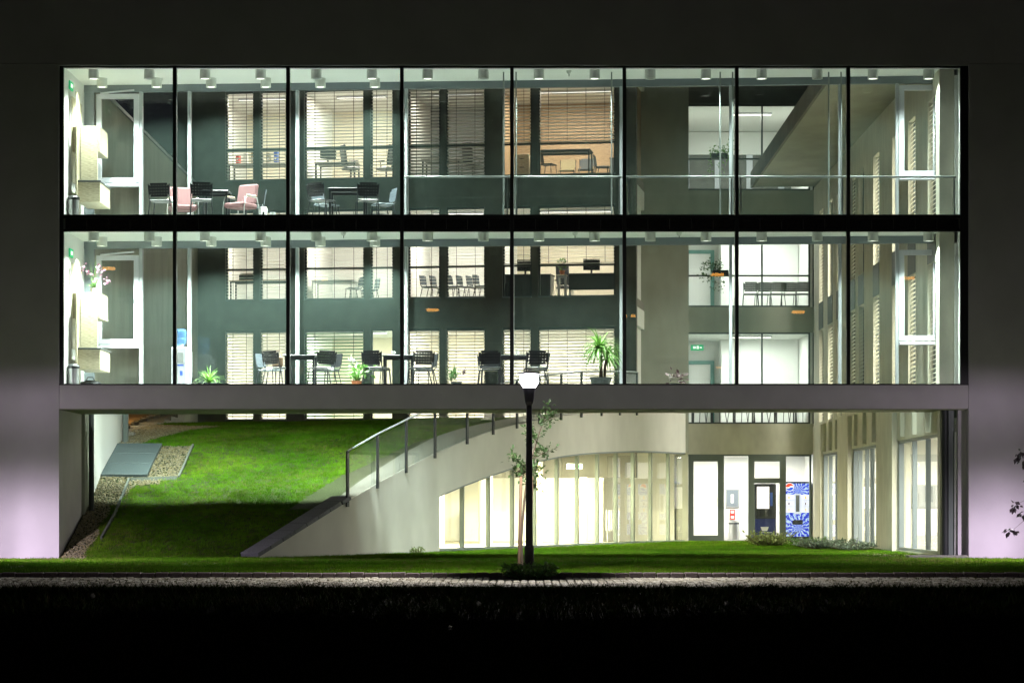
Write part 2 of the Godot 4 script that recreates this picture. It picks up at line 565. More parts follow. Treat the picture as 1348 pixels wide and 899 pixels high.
func make_paving() -> void:
	# setts in a strip along the lawn: the 300 nearest are single stones
	var p := Node3D.new()
	put(p, "pavement", self)
	structure(p)
	bx(p, "bedding", -40, 40, -2.4, -0.03, 14.0, 18.8, mat.soil)
	var stone := bevel_box(Vector3(0.100, 0.07, 0.222), 0.010)
	var st := [st_new(), st_new(), st_new()]
	rng.seed = 33
	var pitch := 0.118
	var rowd := 0.235
	var rows := 20
	for j in rows:
		var z := 18.66 - j * rowd
		for i in range(-82, 83):
			var x := i * pitch + 0.004 * sin(j * 2.3)
			if absf(x - 0.05) < 0.62 and z < 15.6:
				continue
			var y := -0.035 + rng.randf_range(-0.006, 0.006)
			var k := rng.randi_range(0, 2)
			var tilt := Vector3(rng.randf_range(-0.02, 0.02), rng.randf_range(-0.03, 0.03), rng.randf_range(-0.03, 0.03))
			if j < 2 and absf(i) <= 74:
				mi(p, "sett", stone, [mat.sett, mat.sett_dark, mat.sett_pale][k], Vector3(x, y, z), tilt)
			else:
				st[k].append_from(stone, 0, Transform3D(Basis.from_euler(tilt), Vector3(x, y, z)))
	for k in 3:
		stuff(mi(p, "sett_paving", st[k].commit(), [mat.sett, mat.sett_dark, mat.sett_pale][k]))
	# moss and weeds in the joints, as real tufts
	var spots := []
	for i in 2600:
		var z := rng.randf_range(14.1, 18.7)
		var x := rng.randf_range(-9.5, 9.5)
		if sin(x * 0.55 + 1.0) + rng.randf_range(-1, 1) < -0.25:
			spots.append(Vector3(x, -0.008, z))
	scatter("joint_weeds", "", "", blade_tuft(7, 0.03, 0.03, 0.003, 12), mat.grass_lit, spots, func(_p): return Color(0.10, 0.10, 0.035) * rng.randf_range(0.6, 1.2), p)
	# kerb stones between lawn and setts
	var k := Node3D.new()
	put(k, "kerb", self)
	structure(k)
	var ks := bevel_box(Vector3(0.214, 0.22, 0.14), 0.012)
	for i in range(-45, 46):
		mi(k, "kerb_stone", ks, mat.kerb, Vector3(i * 0.222, -0.035 + rng.randf_range(-0.006, 0.006), 13.93), Vector3(0, rng.randf_range(-0.004, 0.004), 0))
	bx(k, "kerb_bed", -40, 40, -2.4, -0.12, 11.6, 14.0, mat.soil)
	var strip := grid_sheet(func(_z): return Vector2(-45, 45), 13.86, 11.6, 90, 6, func(x, z): return 0.0 - (z - 11.6) * 0.003)
	structure(mi(self, "verge", strip, mat.turf))
	spots = []
	for i in 15000:
		spots.append(Vector3(rng.randf_range(-11, 11), -0.008, rng.randf_range(11.5, 13.85)))
	scatter("verge_grass", "thin grass along the back of the kerb", "grass", blade_tuft(9, 0.06, 0.06, 0.0035, 14), mat.grass_lit, spots, lit_tint)

func make_gravel() -> void:
	var st := st_new()
	st.set_smooth_group(0)
	var ico := [Vector3(0, 1, 0), Vector3(0.9, 0.2, 0.1), Vector3(0.1, 0.1, 0.95), Vector3(-0.85, 0.15, 0.2), Vector3(-0.1, 0.2, -0.9), Vector3(0, -0.7, 0)]
	for f in [[0, 2, 1], [0, 3, 2], [0, 4, 3], [0, 1, 4], [5, 1, 2], [5, 2, 3], [5, 3, 4], [5, 4, 1]]:
		for i in [f[0], f[2], f[1]]:
			st.add_vertex(ico[i] * Vector3(1.0, 0.6, 0.8))
	var stone := st_done(st)
	rng.seed = 55
	var spots := []
	while spots.size() < 16000:
		var z := rng.randf_range(-12.5, 0.9)
		var x := rng.randf_range(-9.86, -7.8)
		if in_gravel(x, z):
			spots.append(Vector3(x, slope_h(x, z) + rng.randf_range(0.0, 0.03), z))
	for i in 3500:
		var s := -1.0 if i % 2 else 1.0
		var x := rng.randf_range(-15.0, -9.9) if s < 0 else rng.randf_range(9.4, 15.0)
		spots.append(Vector3(x, rng.randf_range(0.0, 0.03), rng.randf_range(0.14, 0.62) + 0.1 * sin(x * 3.0)))
	for i in 900:
		var x := rng.randf_range(7.6, 8.9)
		spots.append(Vector3(x, flat_h(x, -5) + 0.01, rng.randf_range(-22, -0.6)))
	scatter("gravel", "yellowish gravel along the foot of the white walls", "gravel", stone, mat.pebble, spots, pebble_tint, self, 0.014, 0.036)
	# edging strips of the gravel bed beside the slab landing
	var k := thing("edging_strip", "pale concrete edging round the gravel by the grey slabs", "edging")
	for e in [[[-8.0, -4.62], [-8.0, -7.2]], [[-8.04, -4.6], [-9.1, -4.6]], [[-9.14, -4.6], [-9.2, -1.0]]]:
		var st2 := st_new()
		for i in 10:
			var a := Vector2(e[0][0], e[0][1]).lerp(Vector2(e[1][0], e[1][1]), i / 10.0)
			var b := Vector2(e[0][0], e[0][1]).lerp(Vector2(e[1][0], e[1][1]), (i + 1) / 10.0)
			var pa := Vector3(a.x, slope_h(a.x, a.y) + 0.02, a.y)
			var pb := Vector3(b.x, slope_h(b.x, b.y) + 0.02, b.y)
			var d := pb - pa
			var bas := Basis.looking_at(d.normalized(), Vector3.UP)
			st_box(st2, (pa + pb) / 2, Vector3(0.045, 0.12, d.length()), bas)
		mi(k, "edging", st_done(st2), mat.edging)
	# slab landing: three rows of grey slabs on the slope
	var sl := thing("slab_landing", "three grey concrete slabs laid on the slope beside the wall", "paving slabs")
	for i in 3:
		var za := -4.72 - i * 0.82
		var zb := za - 0.80
		var ya := slope_h(-9.2, za) + 0.07
		var yb := slope_h(-9.2, zb) + 0.07
		var d := Vector3(0, yb - ya, zb - za)
		mi(sl, "slab", bevel_box(Vector3(1.08, 0.07, d.length()), 0.008), mat.slab, Vector3(-9.28, (ya + yb) / 2, (za + zb) / 2), Vector3(atan2(yb - ya, za - zb), 0, 0))

# ------------------------------------------------------------------ front building
const BAY := [-9.84, -7.46, -5.04, -2.61, -0.26, 2.14, 4.54, 6.92, 9.32]
const ORD := ["first", "second", "third", "fourth", "fifth", "sixth", "seventh", "eighth"]

func inner_z(x: float) -> float:
	return -2.6 + (x + 9.84) * 1.3 / 19.16

func make_facade() -> void:
	var t := thing("facade_wall", "plain white rendered facade wall around the large glazed opening", "wall")
	bx(t, "wall_panel", -30, -9.92, -0.1, 10.555, -0.35, 0.10, mat.render)
	bx(t, "wall_panel", 9.48, 30, -0.1, 10.555, -0.35, 0.10, mat.render)
	bx(t, "joint_backing", -30, 30, 10.53, 10.60, -0.35, 0.07, mat.render)
	for q in [[-30.0, -20.0], [-20.0, -10.0], [-10.0, 0.0], [0.0, 10.0], [10.0, 20.0], [20.0, 30.0]]:
		bx(t, "parapet_panel", q[0] + 0.006, q[1] - 0.006, 10.575, 14.2, -0.34, 0.10, mat.render)
	bx(t, "parapet_core", -30, 30, 10.6, 14.2, -0.33, 0.085, mat.render)
	bx(t, "opening_lintel", -9.92, 9.48, 10.535, 10.575, -0.34, 0.098, mat.render)
	bx(t, "roof_coping", -30, 30, 14.2, 14.26, -0.4, 0.14, mat.grey_frame)

func make_bridge() -> void:
	var b := thing("glazed_bridge", "two-storey glazed gallery bridging the courtyard behind black mullions", "building")
	# beam below the glazing and soffit
	bx(b, "beam", -9.915, 9.475, 3.22, 3.72, -0.25, 0.085, mat.render_beam)
	bx(b, "beam_cap", -9.915, 9.475, 3.72, 3.75, -0.20, 0.115, mat.black_metal)
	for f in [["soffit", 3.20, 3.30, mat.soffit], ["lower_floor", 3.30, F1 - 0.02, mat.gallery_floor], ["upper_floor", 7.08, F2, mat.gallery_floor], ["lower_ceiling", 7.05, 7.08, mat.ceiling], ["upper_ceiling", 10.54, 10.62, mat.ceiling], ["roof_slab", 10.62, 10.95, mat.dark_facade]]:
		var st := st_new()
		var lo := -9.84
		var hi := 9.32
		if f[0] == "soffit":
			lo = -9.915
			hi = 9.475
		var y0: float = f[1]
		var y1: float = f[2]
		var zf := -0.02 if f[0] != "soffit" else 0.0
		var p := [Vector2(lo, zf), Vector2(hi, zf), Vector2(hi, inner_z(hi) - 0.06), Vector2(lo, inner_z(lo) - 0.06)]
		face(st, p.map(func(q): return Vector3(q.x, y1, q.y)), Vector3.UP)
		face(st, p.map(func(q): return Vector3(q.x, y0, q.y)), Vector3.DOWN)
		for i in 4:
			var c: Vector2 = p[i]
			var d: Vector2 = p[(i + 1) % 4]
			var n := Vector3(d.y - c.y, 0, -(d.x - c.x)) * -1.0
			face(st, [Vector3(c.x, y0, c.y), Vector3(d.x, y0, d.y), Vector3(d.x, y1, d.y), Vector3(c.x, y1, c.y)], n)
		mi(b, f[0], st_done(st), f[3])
	# end walls with thickness
	bx(b, "end_wall", -9.915, -9.84, 3.70, 10.54, inner_z(-9.84) - 0.05, -0.03, mat.white_wall)
	bx(b, "end_wall", 9.32, 9.475, 3.70, 10.54, inner_z(9.32) - 0.05, -0.03, mat.white_wall)
	# black outer frame
	bx(b, "outer_frame", -9.915, -9.83, 3.75, 10.53, -0.03, 0.06, mat.black_metal)
	bx(b, "outer_frame", 9.31, 9.475, 3.75, 10.53, -0.03, 0.06, mat.black_metal)
	bx(b, "outer_frame", -9.83, 9.31, 10.49, 10.53, -0.03, 0.06, mat.black_metal)
	for i in range(1, 8):
		bx(b, "mullion", BAY[i] - 0.038, BAY[i] + 0.038, 3.75, 10.49, -0.10, 0.075, mat.black_metal)
	bx(b, "transom", -9.83, 9.31, 7.28, 7.36, -0.06, 0.055, mat.black_metal)
	bx(b, "transom", -9.83, 9.31, 7.00, 7.045, -0.06, 0.055, mat.black_metal)
	# black glass tiles in front of the floor slab
	var sp := bx(b, "spandrel", -9.83, 9.31, 7.045, 7.28, -0.019, 0.0, mat.tile_joint)
	for i in 8:
		var x0: float = BAY[i] + 0.04
		var w: float = (BAY[i + 1] - BAY[i] - 0.08) / 5.0
		for k in 5:
			var o := mi(sp, "tile", bevel_box(Vector3(w - 0.012, 0.215, 0.02), 0.003), mat.black_tile)
			o.position = Vector3(x0 + w * (k + 0.5), 7.163, 0.012) - sp.position
	# panes of the front
	for i in 8:
		for y in [[3.75, 7.0], [7.36, 10.49]]:
			var x0: float = BAY[i] + 0.038
			var x1: float = BAY[i + 1] - 0.038
			mi(b, "front_pane", pane_mesh(x1 - x0, y[1] - y[0]), mat.glass_front, Vector3((x0 + x1) / 2, (y[0] + y[1]) / 2, 0.0))
	# inner glazing, slightly oblique: the gallery narrows to the right
	var ang := -atan2(1.3, 19.16)
	var inner_x := [-9.6, -8.55, -7.46, -5.04, -2.61, -0.26, 2.14, 4.54, 6.92, 8.16, 9.1]
	for f in [[F1, 7.05], [F2, 10.54]]:
		var y0: float = f[0]
		var y1: float = f[1]
		var len := 19.16 / cos(ang)
		mi(b, "inner_head", box_mesh(Vector3(len, 0.16, 0.12)), mat.grey_frame, Vector3(-0.26, y1 - 0.08, inner_z(-0.26)), Vector3(0, ang, 0))
		mi(b, "inner_sill", box_mesh(Vector3(len, 0.06, 0.12)), mat.grey_frame, Vector3(-0.26, y0 + 0.03, inner_z(-0.26)), Vector3(0, ang, 0))
		for i in inner_x.size():
			var x: float = inner_x[i]
			if i in [0, 10]:
				var xs := -9.72 if i == 0 else 9.21
				mi(b, "inner_post", box_mesh(Vector3(0.22, y1 - y0 - 0.22, 0.10)), mat.grey_frame, Vector3(xs, (y0 + y1) / 2 - 0.05, inner_z(xs)), Vector3(0, ang, 0))
			else:
				mi(b, "inner_post", bevel_box(Vector3(0.07, y1 - y0 - 0.22, 0.16), 0.008), mat.aluminium, Vector3(x, (y0 + y1) / 2 - 0.05, inner_z(x) + 0.02), Vector3(0, ang, 0))
		for i in inner_x.size() - 1:
			var x0: float = inner_x[i] + 0.042
			var x1: float = inner_x[i + 1] - 0.042
			var cx := (x0 + x1) / 2
			if i == 0 or i == 9:
				# casement above, fixed pane below
				var w := (x1 - x0) / cos(ang)
				var win := mi(b, "casement", frame_mesh(w - 0.01, 1.98, 0.11, 0.10), mat.white_frame, Vector3(cx, y0 + 2.05, inner_z(cx) + 0.03), Vector3(0, ang, 0))
				mi(win, "pane", pane_mesh(w - 0.22, 1.76), mat.glass_inner)
				bv(win, "handle", w / 2 - 0.09, w / 2 - 0.06, -0.1, 0.06, 0.05, 0.09, mat.steel, 0.006)
				if i == 0:
					tube(win, "closer_arm", [Vector3(-w / 2 + 0.1, 1.0, 0.07), Vector3(w / 2 - 0.1, 1.06, 0.09)], 0.02, mat.white_frame)
				mi(b, "window_ledge", bevel_box(Vector3(w - 0.01, 0.07, 0.2), 0.008), mat.white_frame, Vector3(cx, y0 + 1.0, inner_z(cx) + 0.06), Vector3(0, ang, 0))
				mi(b, "inner_pane", pane_mesh(w, 0.9), mat.glass_inner, Vector3(cx, y0 + 0.51, inner_z(cx)), Vector3(0, ang, 0))
				mi(b, "inner_pane", pane_mesh(w, y1 - 0.16 - (y0 + 3.04)), mat.glass_inner, Vector3(cx, (y1 - 0.16 + y0 + 3.04) / 2, inner_z(cx)), Vector3(0, ang, 0))
			else:
				mi(b, "inner_pane", pane_mesh((x1 - x0) / cos(ang), y1 - y0 - 0.22), mat.glass_inner, Vector3(cx, (y0 + y1) / 2 - 0.05, inner_z(cx)), Vector3(0, ang, 0))
	# railing of the upper gallery behind the glass
	var rl := thing("gallery_railing", "pale handrail with green glass panels along the upper gallery", "railing")
	tube(rl, "handrail", [Vector3(-2.57, 8.19, -0.16), Vector3(9.25, 8.19, -0.16)], 0.022, mat.rail_metal)
	for i in range(3, 8):
		var x0: float = BAY[i] + 0.08
		var x1: float = BAY[i + 1] - 0.08
		mi(rl, "glass_panel", pane_mesh(x1 - x0, 0.78), mat.glass_green, Vector3((x0 + x1) / 2, 7.76, -0.16))
		for x in [x0 + 0.02, x1 - 0.02]:
			bx(rl, "clamp", x - 0.015, x + 0.015, F2, 8.17, -0.185, -0.165, mat.steel)
	var gaps := ["fourth and fifth", "fifth and sixth", "sixth and seventh", "seventh and eighth"]
	for i in 4:
		for s in 2:
			var x: float = [-0.31, 2.03, 4.38, 6.73][i] + (-0.135 if s == 0 else 0.135)
			var rod := tube(self, "steel_rod", [Vector3(x, F2, -0.75), Vector3(x, 10.535, -0.75)], 0.017, mat.rail_metal, 8)
			tag(rod, "thin upright steel rod, %s of the pair between the %s upper bays" % ["left" if s == 0 else "right", gaps[i]], "rod", "steel rods in the upper gallery")

func make_downlights() -> void:
	# white cylinders under the gallery ceilings; every third of the front row is unlit
	for f in 2:
		var cy := 10.54 if f == 1 else 7.05
		for row in 2:
			for i in (16 if row == 0 else 6):
				var x := -9.28 + 1.2 * i
				var z := -0.5 if row == 0 else -1.6
				var lit := not (row == 0 and i % 3 == 1)
				var where := "%s from the left in the %s row of the %s gallery" % [["first", "second", "third", "fourth", "fifth", "sixth", "seventh", "eighth", "ninth", "tenth", "eleventh", "twelfth", "thirteenth", "fourteenth", "fifteenth", "sixteenth"][i], "front" if row == 0 else "back", "upper" if f == 1 else "lower"]
				var d := thing("downlight", "%s white cylinder downlight, %s" % ["lit" if lit else "unlit", where], "downlight", Vector3(x, cy, z), 0, "cylinder downlights on the gallery ceilings")
				mi(d, "housing", lathe([Vector2(0.09, -0.17), Vector2(0.098, -0.2), Vector2(0.112, -0.2), Vector2(0.115, -0.19), Vector2(0.115, 0.0)], 24), mat.lamp_body)
				mi(d, "lamp_face", cyl(0.094, 0.01, 20), mat.downlight_glow if lit else mat.board_grey, Vector3(0, -0.185, 0))
				if lit:
					var l := SpotLight3D.new()
					put(l, "light", d)
					l.position = Vector3(0, -0.215, 0)
					l.rotation.x = -PI / 2
					l.spot_angle = 62
					l.spot_angle_attenuation = 1.0
					l.spot_range = 40
					l.spot_attenuation = 2
					l.light_energy = (DOWN if row == 0 else BACKROW) * (0.85 if f == 1 else 1.35)
					l.light_size = 0.07
					l.light_color = lin(0.84, 1.0, 0.89)
					l.shadow_enabled = true

func area(parent: Node, at: Vector3, w: float, d: float, e: float, c: Color) -> void:
	var l := AreaLight3D.new()
	put(l, "light", parent)
	l.position = at
	l.rotation.x = -PI / 2
	l.area_size = Vector2(w, d)
	l.light_energy = e
	l.light_color = c
	l.area_range = 40
	l.area_attenuation = 2
	l.shadow_enabled = true

# a ceiling panel with its own light
func panel_lamp(label: String, at: Vector3, w: float, d: float, e: float, c: Color, turn := 0.0, key := "panel_light") -> void:
	var t := thing("ceiling_panel_light", label, "ceiling light", at, turn, "ceiling panel lights in the rooms")
	bx(t, "casing", -w / 2 - 0.02, w / 2 + 0.02, -0.05, -0.002, -d / 2 - 0.02, d / 2 + 0.02, mat.white_frame)
	bx(t, "light_diffuser", -w / 2, w / 2, -0.056, -0.05, -d / 2, d / 2, mat[key])
	area(t, Vector3(0, -0.07, 0), w, d, e, c)

# ------------------------------------------------------------------ wings round the courtyard
const WIN := [[0.90, 1.79, 1.97, 2.80], [3.34, 5.18, 5.36, 6.07], [6.51, 7.49, 7.66, 8.85], [9.36, 10.24, 10.43, 12.73]]
const BACK_AT := Vector3(-9.9, 0, -22.75)
const BACK_TURN := -0.15265
const ROWN := ["lowest", "middle", "top"]
const WINN := ["first", "second", "third", "fourth"]

func back_point(s: float, y: float, z: float) -> Vector3:
	return BACK_AT + Basis(Vector3.UP, BACK_TURN) * Vector3(s, y, z)

func make_back_wing() -> void:
	var b := thing("rear_wing", "dark grey rear wing with three rows of lit office windows", "building", BACK_AT, BACK_TURN)
	var floors := [F1, F2, F3]
	var s_end := 13.35
	bx(b, "base_wall", -0.6, s_end, 2.0, F1 + 0.03, -0.3, 0, mat.dark_facade)
	for r in 3:
		var y0: float = floors[r] + 0.03
		var y1 := y0 + 2.72
		var top: float = floors[r] + 3.63 if r < 2 else 14.6
		bx(b, "spandrel", -0.6, s_end, y1, top, -0.3, 0, mat.dark_facade)
		var s := -0.6
		for w in 4:
			bx(b, "pier", s, WIN[w][0], y0, y1, -0.3, 0, mat.dark_facade)
			bx(b, "pier", WIN[w][1], WIN[w][2], y0, y1, -0.3, -0.012, mat.dark_facade)
			s = WIN[w][3]
			for k in 2:
				var a: float = WIN[w][k * 2]
				var c: float = WIN[w][k * 2 + 1]
				var bars := [0.95 - 1.36] if r > 0 else []
				var win := mi(b, "window", frame_mesh(c - a, 2.72, 0.055, 0.09, bars), mat.dark_frame, Vector3((a + c) / 2, (y0 + y1) / 2, -0.13))
				mi(win, "pane", pane_mesh(c - a - 0.1, 2.62), mat.glass_back)
				bx(win, "sill", -(c - a) / 2, (c - a) / 2, -1.36, -1.325, 0.045, 0.19, mat.grey_frame)
		bx(b, "pier", s, s_end, y0, y1, -0.3, 0, mat.dark_facade)
		# rooms
		bx(b, "room_floor", -0.6, s_end, floors[r] - 0.25, floors[r], -6.0, -0.3, mat.room_floor)
		bx(b, "room_ceiling", -0.6, s_end, floors[r] + 2.80, floors[r] + 3.35, -6.0, -0.3, mat.ceiling)
		for s2 in [0.2, 3.07, 6.3, 9.12, 13.2]:
			var end_m: Material = mat.white_wall
			if r == 2 and s2 > 9:
				end_m = mat.wood_tan
			bx(b, "partition", s2 - 0.05, s2 + 0.05, floors[r], floors[r] + 2.80, -6.0, -0.3, end_m)
		for w in 4:
			var s0: float = [0.25, 3.12, 6.35, 9.17][w]
			var s1: float = [3.02, 6.25, 9.07, 13.15][w]
			var m: Material = mat.white_wall
			if r == 2:
				m = [mat.cream_wall, mat.cream_wall, mat.board_grey, mat.wood_tan][w]
			elif r == 1:
				m = [mat.white_wall, mat.white_wall, mat.white_wall, mat.cream_wall][w]
			else:
				m = [mat.white_wall, mat.cream_wall, mat.cream_wall, mat.white_wall][w]
			bx(b, "room_wall", s0, s1, floors[r], floors[r] + 2.80, -6.0, -5.0 + 0.3 * w, m)
	bx(b, "roof", -0.6, s_end, 14.3, 14.5, -6.0, -0.3, mat.dark_facade)
	# lights in the rooms
	var e := [[75, 34, 80, 80], [20, 20, 20, 18], [24, 28, 9.0, 28]]
	for r in 3:
		for w in 4:
			var mid: float = [1.6, 4.7, 7.7, 11.2][w]
			var c := lin(1.0, 0.96, 0.82)
			if r == 2 and w == 3:
				c = lin(1.0, 0.90, 0.70)
			elif r == 0 and w == 1:
				c = lin(0.92, 1.0, 0.80)
			var at := back_point(mid, floors[r] + 2.80, -1.9)
			panel_lamp("ceiling light panel behind the %s rear window of the %s row" % [WINN[w], ROWN[r]], at, 1.5 if w < 3 else 2.4, 0.3, e[r][w], c, BACK_TURN)

func make_blinds() -> void:
	# [row, window, pane, share let down, tilt in degrees, material]
	var list := []
	for w in 4:
		for k in 2:
			list.append([2, w, k, 1.0 if w < 3 else 0.62, [-16, -13, -34, -20][w], "slat"])
			list.append([1, w, k, 1.0 if w < 3 else 0.62, [-3, -2, -3, -4][w], "slat_bright"])
			if not (w == 1 and k == 1):
				list.append([0, w, k, 1.0, [-62, -28, -52, -50][w], "slat_green" if w == 1 else "slat_bright"])
	var floors := [F1, F2, F3]
	for q in list:
		var a: float = WIN[q[1]][q[2] * 2] + 0.03
		var c: float = WIN[q[1]][q[2] * 2 + 1] - 0.03
		var len := c - a
		var top: float = floors[q[0]] + 2.72
		var t := thing("venetian_blind", "horizontal slat blind over the %s pane of the %s rear window, %s row" % ["left" if q[2] == 0 else "right", WINN[q[1]], ROWN[q[0]]], "window blind", back_point((a + c) / 2, top, -0.05), BACK_TURN, "slat blinds on the rear windows")
		rng.seed = hash(str(q) + "tilt")
		t.rotation.z = rng.randf_range(-0.006, 0.006)
		bx(t, "head_rail", -len / 2, len / 2, -0.05, 0.01, -0.03, 0.03, mat.dark_frame)
		var n := int(2.62 * q[3] / 0.095)
		var sm := box_mesh(Vector3(len, 0.003, 0.078))
		rng.seed = hash(str(q))
		for i in n:
			var sag := 0.0
			var tw := 0.0
			if q[0] == 1 and q[1] == 2 and q[2] == 1 and i < 14:
				tw = 0.03 * sin(i * 1.3)
				sag = 0.30 * (1.0 - i / 14.0)
			mi(t, "slat", sm, mat[q[5]], Vector3(0, -0.09 - i * 0.095, 0), Vector3(deg_to_rad(q[4]) + sag + rng.randf_range(-0.025, 0.025), 0, tw + rng.randf_range(-0.0015, 0.0015)))
		bx(t, "bottom_rail", -len / 2, len / 2, -0.09 - n * 0.095, -0.065 - n * 0.095, -0.03, 0.03, mat.slat)
		var cords := 2 if len < 1.3 else (3 if len < 2.0 else 4)
		for i in cords:
			var x := -len / 2 + len * (i + 0.5) / cords
			bx(t, "cord", x - 0.007, x + 0.007, -0.065 - n * 0.095, -0.05, 0.038, 0.042, mat.cord)

func make_left_wing() -> void:
	var b := thing("left_wing", "windowless concrete wing wall along the left of the courtyard", "building")
	bx(b, "wall", -10.3, -9.85, 4.12, 10.78, -22.8, -2.7, mat.olive_concrete)
	bx(b, "wall", -10.3, -9.85, -0.2, 4.12, -8.9, -2.7, mat.olive_concrete)
	bx(b, "wall", -10.3, -9.85, -0.2, 4.12, -22.8, -18.6, mat.olive_concrete)
	bx(b, "stair_back_wall", -12.6, -12.4, 2.0, 4.12, -18.6, -8.9, mat.cream_wall)
	bx(b, "stair_end_wall", -12.4, -10.3, 2.0, 4.12, -18.8, -18.6, mat.cream_wall)
	bx(b, "stair_end_wall", -12.4, -10.3, 2.0, 4.12, -8.9, -8.7, mat.cream_wall)
	bx(b, "stair_ceiling", -12.6, -10.3, 4.12, 4.27, -18.8, -8.7, mat.ceiling)
	bx(b, "wall_cap", -10.34, -9.80, 10.78, 10.86, -22.8, -2.7, mat.grey_frame)
	bx(b, "lower_cladding", -9.85, -9.835, 0.0, 3.55, -8.0, -3.6, mat.white_wall)
	bx(b, "reveal_wall", -10.3, -9.92, -0.2, 3.2, -2.7, -0.35, mat.render_beam)
	var p := tube(self, "drainpipe", [Vector3(-9.74, 0.6, -2.95), Vector3(-9.74, 3.35, -2.95)], 0.06, mat.pipe_dark, 12)
	tag(p, "dark drainpipe at the left inner corner under the bridge", "drainpipe")
	var p2 := tube(self, "drainpipe", [Vector3(-9.72, 2.6, -7.75), Vector3(-9.72, 3.7, -7.75)], 0.075, mat.pipe_grey, 12)
	tag(p2, "grey drainpipe rising behind the slab landing", "drainpipe")
	# outside steps at the back left: concrete blocks with timber treads
	var s := thing("garden_steps", "pale concrete steps with warm timber treads in the left wing recess", "steps")
	for i in 7:
		var y := 2.98 + i * 0.13
		var z0 := -8.95 - i * 1.37
		mi(s, "step", bevel_box(Vector3(0.5, 1.0, 1.36), 0.012), mat.step_stone, Vector3(-9.95, y - 0.5, z0 - 0.68))
		for k in 3:
			mi(s, "tread", bevel_box(Vector3(2.0, 0.045, 0.43), 0.006), mat.wood_deck, Vector3(-11.25, y + 0.06 * k + 0.02, z0 - 0.23 - 0.455 * k))
	panel_lamp("warm ceiling light over the timber steps", Vector3(-11.3, 4.12, -11.0), 0.3, 2.0, 7.0, lin(1.0, 0.78, 0.42), 0.0, "warm_light")

